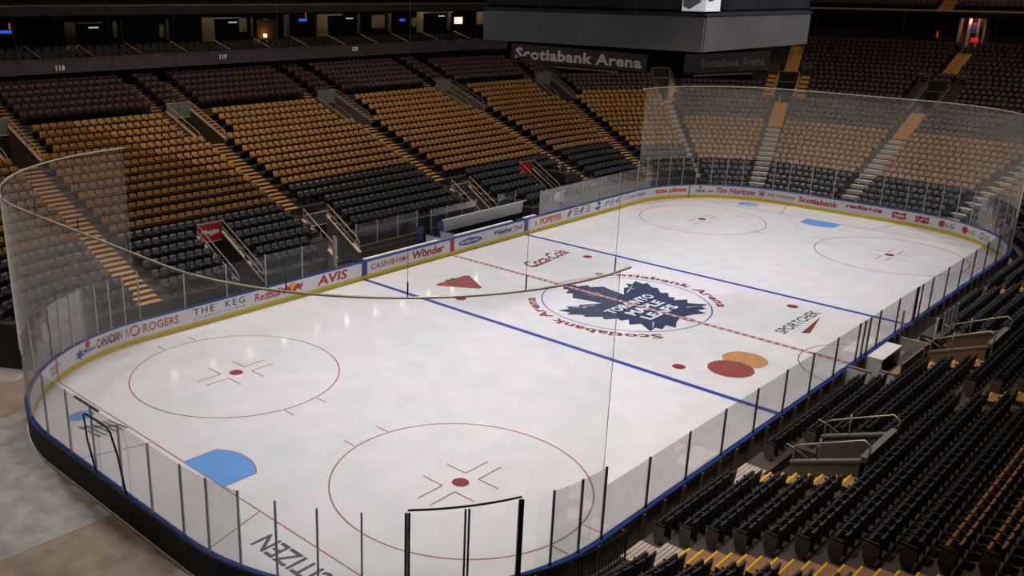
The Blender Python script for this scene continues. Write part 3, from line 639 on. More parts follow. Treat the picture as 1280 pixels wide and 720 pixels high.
for i, (a, b, g0r, lab) in enumerate(secsL):
    last = i == 5
    for r in range(1, 28):
        if r == 21 and not last: continue
        d = ld(r)
        if last and r > 21 or (i == 4 and r > 26): continue
        gtop = 17 if last else 20
        kind = 'black' if r < g0r else ('gold' if r <= gtop else 'purple')
        hw = .75 if r <= 16 else 1.9
        s0 = a+vw(a+.01, hw, d) if i else a; s1 = b-vw(b-.01, .1 if last else hw, d)
        cuts = []
        if r < 3: cuts.append((sX(-9.8), sX(9.3)))
        if r <= 6: cuts += [(g-1.15, g+1.15) for g in GATE]
        if r <= 5: cuts += [(g-1.0, g+1.0) for g in TUN]
        if 2 <= r <= 4: cuts.append((TUN[1]+.9, TUN[1]+3.2))
        row = r-1 if kind == 'black' else (r-g0r if kind == 'gold' else r-(18 if last else 22)); cnt = 0
        for p, q in subtract((s0, s1), cuts)[::1 if i else -1]: cnt = add_row(ld, lz, r, p, q, kind, lab, row=row, start=cnt, rev=i == 0)
        if r >= 22 and i < 5: add_row(ld, lz, r, b-vw(b-.01, .85, d), b+vw(b-.01, .85, d), 'purple', 'tunnel-top edge, '+secsL[i+1][3], row=row)
secsE = [(C45+.38, EA, 'end stand corner stairs'), (EA, EB, 'orange stairs by second banner'), (EB, EC, 'stairs to red exit'), (EC, ED, 'last pale end stairs')]
for i, (a, b, lab) in enumerate(secsE):
    for r in range(0, 33):
        d = ed(r)
        if i == 0 and r > 21: continue
        kind = 'black' if r < 5 else ('gold' if r <= 13 else 'purple')
        ha = 1.95 if 19 <= r <= 24 else .72
        row = r if kind == 'black' else (r-5 if kind == 'gold' else r-14)
        add_row(ed, ez, r, a+vw(a+.01, ha if i else min(ha, .5)+(1.2 if ha > 1 else 0), d), b-vw(b-.01, ha if i < 2 else .72, d), kind, lab, row=row)
        if r in (24, 25) and i < 2: add_row(ed, ez, r, b-vw(b, .85, d), b+vw(b, .85, d), 'purple', 'tunnel-top edge, '+secsE[i+1][2], row=row)
def rsec(k):
    near = [(-20.55, -15.6)] if k <= 4 else [(-20.55, -7.0)]
    if k <= 1: mid = [(-11.7 if k else -13.0, -4.3), (5.2, 12.7), (14.3, 21.9)]
    elif k <= 4: mid = [(-11.7, -2.0), (3.0, 12.7), (14.3, 21.9)]
    else: mid = [(-5.6, 12.7), (14.3, 21.9)]
    return near+mid
RLAB = ['yellow-edged corner stairs', 'the parapet tunnel box', 'the glass penalty partition', 'the farther yellow-edged stairs']
for k in range(0, 13):
    kind = 'black' if k < 9 else 'gold'; row = k if k < 9 else k-9
    for i, (x0, x1) in enumerate(rsec(k)):
        j = {0: 0, 1: 2 if k > 4 else 1, 2: 3 if k > 4 else 2, 3: 3}[i]
        add_row(rd, rz, k, sXr(x1), sXr(x0), kind, RLAB[j], .505, True, row=row, rev=True)
    add_row(rd, rz, k, ED+1.0, S4-.8, kind, 'the net end in the far corner', .505, row=row)
    if k: add_row(rd, rz, k, sXr(-22.05), sTh(-112, 'nr'), kind, 'yellow-edged corner stairs, balustrade side', .505, row=row)
# keep the seats the photograph can see
vis = []
for q in SEATS:
    u, v, z = project((q[0], q[1], q[2]+.5))
    if z > 1 and -25 < u < 1305 and -25 < v < 745: vis.append((FPX/z, q))
meshcache = {}
def part_mesh(pn, kind):
    k = (pn, kind)
    if k not in meshcache:
        v, f = SP[pn]; me = bpy.data.meshes.new(pn); me.from_pydata(v, [], [q for q, m in f])
        for mm in (pad(kind), M['shell'], M['seatframe'], M['endpanel']): me.materials.append(mm)
        me.polygons.foreach_set('material_index', [m for q, m in f]); me.update(); meshcache[k] = me
    return meshcache[k]
def whole_mesh(kind):
    k = ('whole', kind)
    if k not in meshcache:
        v, f, mi = [], [], []
        for pn in ('backrest', 'seat_pan', 'armrest', 'standard'):
            n = len(v); v += list(SP[pn][0]); f += [tuple(i+n for i in q) for q, m in SP[pn][1]]; mi += [m for q, m in SP[pn][1]]
        me = bpy.data.meshes.new('arena_seat'); me.from_pydata(v, [], f)
        for mm in (pad(kind), M['shell'], M['seatframe']): me.materials.append(mm)
        me.polygons.foreach_set('material_index', mi); me.update(); meshcache[k] = me
    return meshcache[k]
REST = {'black': 'remaining rows of black folding seats around the rink', 'gold': 'remaining rows of gold folding seats around the rink', 'purple': 'remaining upper rows of dark plum folding seats'}
for kind in ('black', 'gold', 'purple'):
    lst = sorted([t for t in vis if t[1][4] == kind], key=lambda t: -t[0]); ind = [t[1] for t in lst[:300]]; rest = [t[1] for t in lst[300:]]
    nm = {'black': 'black', 'gold': 'gold', 'purple': 'plum'}[kind]+'_folding_chair'
    for x, y, z, a, kd, lab, grp, end in ind:
        if kind == 'purple':
            o = bpy.data.objects.new(nm, whole_mesh(kind)); COL.objects.link(o); put(o, lab, 'chair', grp); o.location = (x, y, z); o.rotation_euler = (0, 0, a)
        else:
            o = empty(nm, (x, y, z), lab, 'chair', grp); o.rotation_euler = (0, 0, a)
            for pn in ('backrest', 'seat_pan', 'armrest', 'standard')+(('end_panel',) if end else ()): inst(pn, part_mesh(pn, kind), o)
    me0 = whole_mesh(kind); nv = len(me0.vertices); V = np.empty(nv*3); me0.vertices.foreach_get('co', V); V = V.reshape(-1, 3)
    polys = [tuple(p.vertices) for p in me0.polygons]; pm = [p.material_index for p in me0.polygons]
    if rest:
        allv = np.empty((len(rest), nv, 3))
        for i, (x, y, z, a, kd, lab, grp, end) in enumerate(rest):
            c, s_ = math.cos(a), math.sin(a); allv[i, :, 0] = V[:, 0]*c-V[:, 1]*s_+x; allv[i, :, 1] = V[:, 0]*s_+V[:, 1]*c+y; allv[i, :, 2] = V[:, 2]+z
        nl = np.array([len(p) for p in polys]); vi = np.concatenate([np.array(p) for p in polys])
        me = bpy.data.meshes.new('arena_seats'); n = len(rest)
        me.vertices.add(n*nv); me.vertices.foreach_set('co', allv.ravel())
        loops = (vi[None, :]+(np.arange(n)*nv)[:, None]).ravel(); me.loops.add(len(loops)); me.loops.foreach_set('vertex_index', loops.astype(np.int32))
        tl = np.tile(nl, n); st = np.concatenate([[0], np.cumsum(tl)[:-1]]); me.polygons.add(len(tl)); me.polygons.foreach_set('loop_start', st.astype(np.int32)); me.polygons.foreach_set('loop_total', tl.astype(np.int32))
        for mm in me0.materials: me.materials.append(mm)
        me.polygons.foreach_set('material_index', np.tile(np.array(pm, np.int32), n)); me.update(calc_edges=True)
        o = bpy.data.objects.new('arena_seats', me); COL.objects.link(o); put(o, REST[kind], 'seats', kind='stuff')

# ------------------------------------------------------------------ entrances cut into the stands
def entrance(label, s, d0, d1, wd, za, zb, zpit, wall, rail, hdr, back=.9, text=None, rail_h=.55, name='stand_entrance', group=None, wall_up=.12, capw=.02, caph=.07):
    p, n = frame(s, d0); o = empty(name, (p[0], p[1], zpit), label, 'entrance', group); L = d1-d0
    mw = Matrix.Translation(-o.location) @ local(s, d0, 0)
    def fn(x, y, z): return tuple(mw @ Vector((x, y, z)))
    zt = lambda y: za+(zb-za)*y/L
    for sg in (-1, 1):
        x0, x1 = sorted((sg*wd/2, sg*(wd/2+.14)))
        MB().prism([(0, zpit), (L, zpit), (L, zb+wall_up), (0, za+wall_up)], 'x', x0, x1).build('side_wall', M[wall], o, fn=fn)
        MB().prism([(0, za+wall_up), (L, zb+wall_up), (L, zb+wall_up+caph), (0, za+wall_up+caph)], 'x', x0-capw, x1+capw).build('wall_cap', M[rail], o, fn=fn)
        xc = (x0+x1)/2; h = rail_h; t = MB()
        t.tube([(xc, .08, zt(.08)+wall_up), (xc, .08, zt(.08)+wall_up+h*.8), (xc, .3, zt(.3)+wall_up+h), (xc, L-.1, zt(L-.1)+wall_up+h)], .028, 6)
        for y in (L*.45, L-.1): t.tube([(xc, y, zt(y)+wall_up), (xc, y, zt(y)+wall_up+h)], .022, 5)
        t.tube([(xc, .1, zt(.1)+wall_up+h*.45), (xc, L-.1, zt(L-.1)+wall_up+h*.45)], .016, 5)
        t.build('handrail', M[rail], o, fn=fn)
    q = MB().box(-wd/2, wd/2, L-.08, L, zb-.35, zb+back-.3); q.build('header_panel', M[hdr], o, fn=fn)
    t = MB(); zz = zb+back-.3
    t.tube([(-wd/2, L-.1, zb-.35), (-wd/2, L-.1, zz), (wd/2, L-.1, zz), (wd/2, L-.1, zb-.35), (-wd/2, L-.1, zb-.35)], .03, 5); t.build('header_frame', M[rail], o, fn=fn)
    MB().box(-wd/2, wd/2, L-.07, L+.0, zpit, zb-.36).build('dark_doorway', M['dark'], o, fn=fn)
    if text:
        v, f, _ = TEXTS[text]; mb = MB(); mb.add([(x*wd*.8, L-.092-.02, (zb-.35+zz)/2+.06+y*.26) for x, y in v], f); mb.build('sign_lettering', M['paper'], o, fn=fn)
        mb = MB(); mb.add([(x*wd*.8, L-.112, (zb-.35+zz)/2-.16+y*.1) for x, y in [(-.3, -.8), (.02, .2), (.0, -.2), (.5, 1), (.0, .55), (.04, .9)]], [(0, 1, 2), (2, 3, 4, 5)]); mb.build('sign_bolt', M['paper'], o, fn=fn)
    return o
dfl = lambda r: ld(r)-.55
for a, lab, wl, rl in ((A1, 'tunnel entrance with warm lit walls, above the stairway at the corner glass', 'wallt', 'railp'), (A2, 'tunnel entrance with sloping handrails below the sign ending in eighteen', 'wallt', 'railp'), (A3, 'tunnel entrance with grey rails below the sign ending in nineteen', 'wallg', 'rail'),
                   (A4, 'tunnel entrance with grey rails below the sign ending in twenty', 'wallg', 'rail'), (A5, 'tunnel entrance with pale rails under the lettered corner banner', 'wallt', 'rail')):
    entrance(lab, a, dfl(17), dfl(22)+.05, 1.75, lz(17), lz(22), lz(17)-1.5, wl, rl, 'header', .95)
for g, lab in ((GATE[0], 'gated stair entrance behind the bench below the sign ending in eighteen'), (GATE[1], 'gated stair entrance behind the bench below the sign ending in nineteen')):
    entrance(lab, g, 1.75 if g == GATE[0] else 1.95, dfl(6), 1.75, .85, lz(5)-.05, .35, 'wallg', 'railp', 'header', .75, rail_h=.8, capw=.05, caph=.11)
for g, lab, tx in ((TUN[0], 'tunnel entrance with red lettered sign, below the gold seats of the block under sign eighteen', 'milw'), (TUN[1], 'tunnel entrance with red sign beside the dark tunnel cover', None)):
    d0 = .9 if tx else 2.0
    entrance(lab, g, d0, dfl(6), 1.5, .9 if tx else 1.35, lz(6), .3, 'dark', 'rail', 'sign_red', 1.05, text=tx, rail_h=.75)
del_ = lambda r: ed(r)-.55
for a, lab in ((VOME[0], 'tunnel entrance glowing warm inside, at the corner of the end stand'), (EA, 'tunnel entrance with steep pink rails beside the second arena banner'), (EB, 'tunnel entrance with white frame below the red lit exit')):
    entrance(lab, a, del_(19), del_(24)+.05, 1.75, ez(19), ez(24), ez(19)-1.2, 'wallt', 'railp' if a == EA else 'rail', 'dark', .95)
for a, r in ((EA, 25), (EB, 25)):
    for sg in (-1, 1):
        t = MB(); o = empty('guard_rail', P3(a, ed(r)-.5, ez(r)), 'small barred guard rail above the tunnel, %s' % ('by the second arena banner' if a == EA else 'below the red lit exit'), 'railing', 'guard rails above end tunnels'); mw = Matrix.Translation(-o.location) @ local(a, ed(r)-.5, ez(r))
        x0 = sg*1.55; t = MB()
        t.tube([(x0-.4, 0, 0), (x0-.4, 0, 1.0), (x0+.4, 0, 1.0), (x0+.4, 0, 0)], .03, 5); t.build('rail_frame', M['rail'], o, fn=lambda x, y, z: tuple(mw @ Vector((x, y, z))))
        for zz in (.25, .5, .75): MB().tube([(x0-.4, 0, zz), (x0+.4, 0, zz)], .018, 5).build('rail_bar', M['rail'], o, fn=lambda x, y, z: tuple(mw @ Vector((x, y, z))))
for a, r0, r1, o in ((EA, 26, 31, STA), (EB, 26, 32, STB), (EA, 14, 18, STA), (EB, 14, 18, STB)):
    t = MB(); q0, q1 = P3(a-.06, ed(r0), ez(r0)), P3(a-.06, ed(r1), ez(r1))
    t.tube([(q0[0], q0[1], q0[2]), (q0[0], q0[1], q0[2]+.85), (q1[0], q1[1], q1[2]+.95), q1], .035, 6); t.build('handrail', M['railp'], o, off=o.location)
# warm lamp inside the corner tunnel
pl = P3(VOME[0], del_(22), ez(19)+.2); l = bpy.data.lights.new('tunnel_lamp', 'POINT'); l.energy = 45; l.color = (1, .6, .35); l.shadow_soft_size = .1; lo = bpy.data.objects.new('tunnel_lamp', l); COL.objects.link(lo); lo.location = pl
# dark cover beside the red-sign tunnel
o = empty('tunnel_cover', P3(TUN[1]+2, ld(2), lz(2)), 'black sloping cover over the players tunnel beside the small red sign', 'cover'); mw = Matrix.Translation(-o.location) @ local(TUN[1]+2.05, ld(2)-.4, lz(2)-.4)
MB().prism([(-1.05, 0), (1.05, 0), (1.05, 1.1), (.75, 1.55), (-1.05, 1.75)], 'y', 0, 2.4).build('cover_shell', M['shell'], o, fn=lambda x, y, z: tuple(mw @ Vector((x, y, z))))
MB().box(-1.0, 1.0, -.05, .02, .15, .95).build('cover_curtain', M['dark'], o, fn=lambda x, y, z: tuple(mw @ Vector((x, y, z))))

# right-hand tunnel boxes with parapets and pipe rails
for xc, lab in ((-13.2, 'parapet box with two pipe rails around the tunnel near the yellow-edged stairs'), (.6, 'parapet box with pipe rails around the tunnel behind the timekeeper desk')):
    s = sXr(xc); d0 = rd(1)-.55; o = empty('tunnel_box', P3(s, d0, .2), lab, 'entrance'); mw = Matrix.Translation(-o.location) @ local(s, d0, 0); fn = lambda x, y, z, mw=mw: tuple(mw @ Vector((x, y, z)))
    D = .82*4
    for sg in (-1, 1):
        x0, x1 = sorted((sg*1.35, sg*1.22)); MB().prism([(1.0, .2), (D, .2), (D, rz(4)+.78), (1.0, rz(2)+.45)], 'x', x0, x1).build('parapet', M['wood' if xc > 0 else 'wallt'], o, fn=fn)
        MB().prism([(0.95, rz(2)+.44), (D, rz(4)+.78), (D, rz(4)+.86), (.95, rz(2)+.52)], 'x', x0-.04, x1+.04).build('parapet_cap', M['wallg'], o, fn=fn)
        xm = (x0+x1)/2; t = MB(); t.tube([(xm, 1.02, rz(2)+.4), (xm, 1.02, rz(2)+1.02), (xm, 1.2, rz(2)+1.16), (xm, D-.2, rz(4)+1.42), (xm, D, rz(4)+1.3), (xm, D, rz(4)+.7)], .035, 7)
        t.tube([(xm, D*.55, rz(3)+.5), (xm, D*.55, rz(3)+1.3)], .03, 6); t.tube([(xm, .75, rz(2)+1.05), (xm, 1.1, rz(2)+.95), (xm, 1.9, rz(2)+.6)], .022, 5); t.build('pipe_rail', M['rail'], o, fn=fn, smooth=True)
    MB().box(-1.35, 1.35, D-.2, D-.06, .2, rz(5)+.5).build('back_parapet', M['wallt'], o, fn=fn)
    MB().box(-1.4, 1.4, D-.23, D-.03, rz(5)+.55, rz(5)+.62).build('parapet_cap', M['wallg'], o, fn=fn)
    MB().box(-1.2, 1.2, 0.5, D, .12, .22).build('tunnel_floor', M['dark'], o, fn=fn)

# ------------------------------------------------------------------ player benches
def bench(x0, x1, lab):
    o = empty('player_bench', ((x0+x1)/2, 13.8, .35), lab, 'bench'); off = o.location
    MB().box(x0, x1, 13.75, 14.1, .80, .86).build('bench_seat', M['shell'], o, off=off)
    x = x0+.4
    while x < x1: MB().box(x-.04, x+.04, 13.8, 14.05, .35, .8).build('leg', M['seatframe'], o, off=off); x += 1.8
    MB().box(x0, x1, 13.125, 13.38, ZB-.02, ZB+.05).build('shelf', M['paper'], o, off=off)
    return o
bench(-7.4, -1.1, 'long player bench with white shelf behind the bread lettering'); bench(.5, 6.4, 'long player bench with white shelf behind the blue oval lettering'); bench(7.7, 9.0, 'short white shelf behind the boards at the second blue marker')
bf = MB().box(-9.7, 9.3, 13.06, 15.6, -.02, .35).build('floor_bench', M['concd']); put(bf, kind='structure')
def glass_wall(lab, x0, x1, y, z0, z1, n, m='post'):
    o = empty('glass_wall', ((x0+x1)/2, y, z0), lab, 'glass'); off = o.location
    for i in range(n+1):
        x = x0+(x1-x0)*i/n; MB().box(x-.03, x+.03, y-.03, y+.03, z0, z1).build('post', M[m], o, off=off)
    for i in range(n):
        a = x0+(x1-x0)*i/n; b = x0+(x1-x0)*(i+1)/n; MB().box(a+.035, b-.035, y-.007, y+.007, z0+.05, z1-.02).build('glass_pane', M['hazyglass'], o, off=off)
    MB().box(x0, x1, y-.05, y+.05, z0-.9, z0+.04).build('base_wall', M['wallt'], o, off=off); MB().box(x0, x1, y-.06, y+.06, z0-.35, z0-.28).build('base_rail', M['rail'], o, off=off)
    return o
glass_wall('glass wall behind the bench facing the blue oval lettering', .4, 4.9, 15.25, 1.2, 2.55, 3); glass_wall('short glass wall beyond the second gated stair entrance', 7.3, 9.2, 15.25, 1.2, 2.55, 1); glass_wall('glass wall behind the bench facing the bread lettering', -6.2, -.9, 15.25, 1.2, 2.65, 3)
wp = MB().box(.9, 14.4, 14.62, 14.72, 1.05, 1.86).build('back_panel', M['white']); put(wp, 'long pale grey panel standing behind the second player bench', 'panel')
MB().box(.9, 14.4, 14.62, 14.7, .33, 1.05).build('panel_base', M['dark'], wp)
for x, lab in ((-1.0, 'white angled partition at the end of the first player bench'), (.35, 'white angled partition at the start of the second player bench')):
    o = empty('bench_partition', (x, 13.2, .35), lab, 'partition'); MB().box(x-.05, x+.05, 13.1, 14.3, .35, 1.28).build('partition_panel', M['white'], o, off=o.location); MB().box(x-.05, x+.05, 13.1, 14.3, 1.28, 1.33).build('partition_cap', M['cap'], o, off=o.location)
for x, lab in ((-1.35, 'small blue lettered sign at the end of the first bench glass'), (.55, 'small blue lettered sign on the second bench panel')):
    o = MB().box(x-.28, x+.28, 14.5, 14.56, .9, 1.8).build('bench_sign', M['adblue']); put(o, lab, 'sign'); 
    for k in range(5): MB().box(x-.2, x+.2, 14.49, 14.5, 1.0+.15*k, 1.07+.15*k).build('sign_line', M['adgrey'], o)
MB_ = MB().box(-9.76, -9.62, 13.13, 13.27, .35, 2.95); o = MB_.build('glass_stanchion', M['rail']); put(o, 'thick pale stanchion where the side glass ends before the bench', 'post')

# ------------------------------------------------------------------ penalty boxes and timekeeper
o = empty('timekeeper_desk', (-.4, -13.35, .15), 'white open-backed timekeeper desk against the boards', 'desk'); off = (o.location[0], o.location[1]+.1, o.location[2]+.1)
MB().box(-1.6, .85, -13.78, -13.12, 1.22, 1.28).build('desk_top', M['white'], o, off=off)
for x in (-1.6, .79): MB().box(x, x+.06, -13.76, -13.14, .25, 1.22).build('side_panel', M['white'], o, off=off)
MB().box(-1.54, .79, -13.2, -13.14, .25, 1.22).build('front_panel', M['white'], o, off=off)
MB().box(-1.5, .75, -13.5, -13.25, .25, .75).build('inner_shelf', M['shell'], o, off=off)
for x, y0, y1, lab in ((-3.75, -14.15, -13.18, 'low white partition between the black seats and the timekeeper desk'), (-3.3, -15.0, -14.3, 'second low white partition behind the first, by the black seats')):
    o = MB().box(x-.04, x+.04, y0, y1, .25, 1.3).build('box_partition', M['white']); put(o, lab, 'partition'); MB().box(x-.06, x+.06, y0, y1, 1.3, 1.35).build('partition_cap', M['wallg'], o)
o = empty('glass_partition', (2.85, -13.8, .25), 'clear glass partition beside the plywood penalty box', 'partition'); off = o.location
MB().box(2.83, 2.85, -14.6, -13.15, .9, 2.2).build('glass_pane', M['glass'], o, off=off); MB().box(2.80, 2.88, -14.6, -13.15, .25, .9).build('lower_panel', M['stepw'], o, off=off); MB().box(2.78, 2.90, -14.66, -14.58, .25, 2.2).build('post', M['paper'], o, off=off)
MB().box(2.80, 2.88, -13.2, -13.12, .25, 2.2).build('post', M['rail'], o, off=off)
for x0, x1, y, z1, lab in ((-1.6, 1.3, -14.62, 1.15, 'plywood wall behind the timekeeper desk'), (1.5, 4.5, -14.62, 1.15, 'plywood wall behind the glass partition of the penalty box')):
    o = empty('penalty_box_wall', ((x0+x1)/2, y, .25), lab, 'wall'); off = o.location; n = 3
    for k in range(n): MB().box(x0+(x1-x0)*k/n+.006, x0+(x1-x0)*(k+1)/n-.006, y-.05, y, .25, z1).build('panel', M['wood'], o, off=off)
    MB().box(x0, x1, y-.07, y+.02, z1, z1+.05).build('panel_cap', M['brace'], o, off=off); MB().box(x0+.2, x1-.2, y+.02, y+.4, .6, .66).build('bench_board', M['wood'], o, off=off)
glass_wall('upright glass behind the penalty box walls', 2.95, 4.9, -14.85, 1.3, 2.5, 3)

# ------------------------------------------------------------------ black balustrade in the near corner
s0, s1 = sXr(-21.75), sTh(-113, 'nr'); o = empty('balustrade', P3(s0, .95, .6), 'black barred balustrade behind the corner boards', 'railing'); off = o.location
for zz in (.72, 1.62): MB().tube([P3(s, .78, zz) for s in samples(s0, s1, .3)], .03, 6).build('rail', M['gframe'], o, off=off)
ss = s0
while ss < s1-.05: MB().tube([P3(ss, .78, .72), P3(ss, .78, 1.62)], .014, 4).build('baluster', M['gframe'], o, off=off); ss += .13
for ss in (s0, (s0+s1)/2, s1): MB().tube([P3(ss, .78, -.02), P3(ss, .78, 1.66)], .035, 6).build('post', M['gframe'], o, off=off)
MB().tube([P3(s1-.2, .78, 1.62), P3(s1-.2, .2, 1.0)], .02, 5).build('strut', M['rail'], o, off=off)

# ------------------------------------------------------------------ fascia with block numbers, suites, upper deck
def unp(u, v, ax, val):
    d = F_+S_*(u-CX)/FPX-U_*(v-CY)/FPX; t = (val-CAM[ax])/d[ax]; return CAM+t*d
fas = empty('fascia', P3(20, 22, 10.75), 'dark plum fascia band carrying the white block numbers', 'fascia'); off = fas.location
mb = MB(); sweep(mb, rect(22.0, 22.35, 10.72, 11.6), sX(-42), sTh(74, 'fl'), True, step=1.0); mb.build('fascia_panel', M['fascia'], fas, off=off)
mb = MB(); sweep(mb, rect(21.95, 22.4, 11.6, 11.66), sX(-42), sTh(74, 'fl'), True, step=1.0); mb.build('fascia_cap', M['fascia'], fas, off=off)
for key, u, v in (('118', 75.5, 85), ('119', 279, 71), ('120', 444, 61), ('121', 581.5, 54)):
    X, Y, Z = unp(u, v, 1, HY+21.97); text_obj('block_number', key, lambda x, y, z, X=X, Y=Y, Z=Z: (X+x-off[0], Y-off[1], Z+y-off[2]), M['paper'], fas, .62, .36)
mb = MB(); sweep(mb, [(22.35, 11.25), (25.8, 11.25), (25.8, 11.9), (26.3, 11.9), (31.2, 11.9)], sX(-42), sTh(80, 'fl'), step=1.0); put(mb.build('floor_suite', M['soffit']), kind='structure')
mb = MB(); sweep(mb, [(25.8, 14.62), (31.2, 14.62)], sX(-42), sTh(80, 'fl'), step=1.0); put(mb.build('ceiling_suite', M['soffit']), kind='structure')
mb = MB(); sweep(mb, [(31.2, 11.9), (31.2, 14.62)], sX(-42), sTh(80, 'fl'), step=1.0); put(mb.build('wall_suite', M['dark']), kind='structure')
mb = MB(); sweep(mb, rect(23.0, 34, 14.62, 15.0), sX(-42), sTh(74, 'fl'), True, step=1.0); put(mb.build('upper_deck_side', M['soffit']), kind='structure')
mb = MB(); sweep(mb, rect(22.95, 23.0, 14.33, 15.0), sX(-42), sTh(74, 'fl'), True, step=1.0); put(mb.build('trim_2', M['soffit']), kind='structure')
mb = MB(); mb.tube([P3(s, 22.92, 14.95) for s in samples(sX(-42), sTh(76, 'fl'), 1)], .035, 5); put(mb.build('deck_edge_rail', M['wallg']), 'thin pale rail along the upper deck edge above the suites', 'railing')
# suite dividers: sloping bright handrails
for i, (u, v) in enumerate(((38, 72), (103, 63), (163, 58), (219, 54), (273, 52), (323, 48), (370, 46), (416, 45), (457, 42), (495, 40), (534, 38), (573, 38))):
    X = unp(u, v, 1, 36.9)[0]; o = empty('suite_divider', (X, 35.5, 11.25), 'slim bright sloping rail dividing the suite balconies', 'divider', 'suite balcony dividers')
    MB().tube([(X, 35.4, 11.72), (X, 37.6, 12.35)], .035, 5).build('rail', M['railp'], o, off=o.location); MB().box(X-.03, X+.03, 35.4, 38.6, 11.2, 11.7).build('divider_panel', M['dark'], o, off=o.location)
# suite seats: dark chairs on the balconies
DIVX = [unp(u, v, 1, 36.9)[0] for u, v in ((38, 72), (103, 63), (163, 58), (219, 54), (273, 52), (323, 48), (370, 46), (416, 45), (457, 42), (495, 40), (534, 38), (573, 38))]
sm = MB(); 
for X in np.arange(-18, 34, .62):
    if min(abs(X-q) for q in DIVX) < .3: continue
    for dd, zz in ((23.2, 11.25), (24.3, 11.45)): 
        p, nn = frame(sX(X), dd); sm.box(p[0]-.22, p[0]+.22, p[1]+.0, p[1]+.08, zz+.35, zz+.82).box(p[0]-.22, p[0]+.22, p[1]-.35, p[1], zz+.35, zz+.43)
put(sm.build('suite_seats', M['shell']), 'rows of black balcony chairs in front of the suites', 'seats', kind='stuff')
# partitions and lit wall pieces of the suites
def suite_wall(u0, v0, u1, v1, y, m, lab):
    a = unp(u0, v0, 1, y); b = unp(u1, v1, 1, y); zt = min(a[2], 14.6); zb = max(b[2], 11.9)
    o = MB().box(a[0], b[0], y, y+.18, zb, zt).build('suite_wall_panel', M[m]); put(o, lab, 'wall panel', 'lit suite wall panels'); return o
for q in ((80, 28, 97, 61), (140, 27, 148, 47), (200, 31, 206, 46), (253, 22, 269, 51), (300, 23, 309, 40), (397, 18, 410, 45), (466, 19, 481, 35), (516, 22, 523, 33), (522, 15, 529, 40), (597, 15, 606, 30)):
    suite_wall(*q, 39.4, 'suite', 'tan wall panel showing inside a dark suite')
for q in ((18, 30, 21, 65), (24, 30, 27, 65), (151, 26, 154, 53), (208, 25, 212, 50), (314, 21, 317, 46), (356, 18, 362, 46), (448, 17, 450, 42), (486, 16, 489, 40), (560, 15, 563, 38)):
    a = suite_wall(*q, 39.2, 'wallt', 'slim brown upright between suite openings'); a['group'] = 'suite uprights'; a['category'] = 'upright'
for u0, u1, v in ((97, 128, 28), (268, 300, 22), (410, 428, 18), (529, 566, 15)):
    a = unp(u0, v, 1, 39.4); b = unp(u1, v-1.2, 1, 39.4); o = MB().box(a[0], b[0], 39.4, 39.55, a[2]-.1, a[2]).build('suite_lintel', M['suite']); put(o, 'tan lintel over a dark suite opening', 'lintel', 'suite lintels')
def screen(u, v, w_, h_, m, lab, y=43.9, sub=None):
    c = unp(u, v, 1, y); o = MB().box(c[0]-w_/2-.05, c[0]+w_/2+.05, y, y+.08, c[2]-h_/2-.05, c[2]+h_/2+.05).build('television', M['dark']); put(o, lab, 'television', 'suite televisions')
    MB().box(c[0]-w_/2, c[0]+w_/2, y-.012, y-.002, c[2]-h_/2, c[2]+h_/2).build('picture', M[m], o)
    if sub: MB().box(c[0]+w_/2-.18, c[0]+w_/2-.05, y-.012, y-.002, c[2]+h_/2+.06, c[2]+h_/2+.5).build('picture', M['tvred'], o)
for u, v, ww in ((6, 40, 1.0), (332, 25.5, .5), (378.5, 25, .95), (506, 25, 1.5)): screen(u, v, ww, .22, 'tvblue', 'suite television glowing blue', sub=u != 332)
screen(573, 25.5, 1.3, .7, 'tvw', 'suite screen glowing warm white'); 
for u, v in ((117, 34.5), (291, 28), (437, 23), (552, 20)):
    c = unp(u, v, 1, 42.0); o = MB().box(c[0]-.35, c[0]+.35, 41.9, 42.15, c[2]-.05, c[2]+.05).build('suite_downlight', M['dimlamp']); put(o, 'pale ceiling light panel inside a dark suite', 'lamp', 'suite ceiling lights')
c = unp(331.5, 44.3, 1, 41.0); o = empty('table_lamp', (c[0], 41.0, 11.9), 'small glowing orange lamp on a suite counter', 'lamp'); 
MB().box(c[0]-.1, c[0]+.1, 40.9, 41.1, c[2]-.12, c[2]+.12).build('shade', M['bulb'], o, off=o.location); MB().box(c[0]-.02, c[0]+.02, 40.98, 41.02, 11.9, c[2]-.12).build('stem', M['metal'], o, off=o.location)
l = bpy.data.lights.new('table_lamp_light', 'POINT'); l.energy = 14; l.color = (1, .5, .2); l.shadow_soft_size = .12; lo = bpy.data.objects.new('table_lamp_light', l); COL.objects.link(lo); lo.location = (c[0]+.25, 40.8, c[2]+.25)
o = MB().box(c[0]-.6, c[0]+1.6, 41.35, 41.5, 11.9, 13.6).build('suite_wall_panel', M['riser']); put(o, 'brown wall glowing orange behind the suite lamp', 'wall panel')

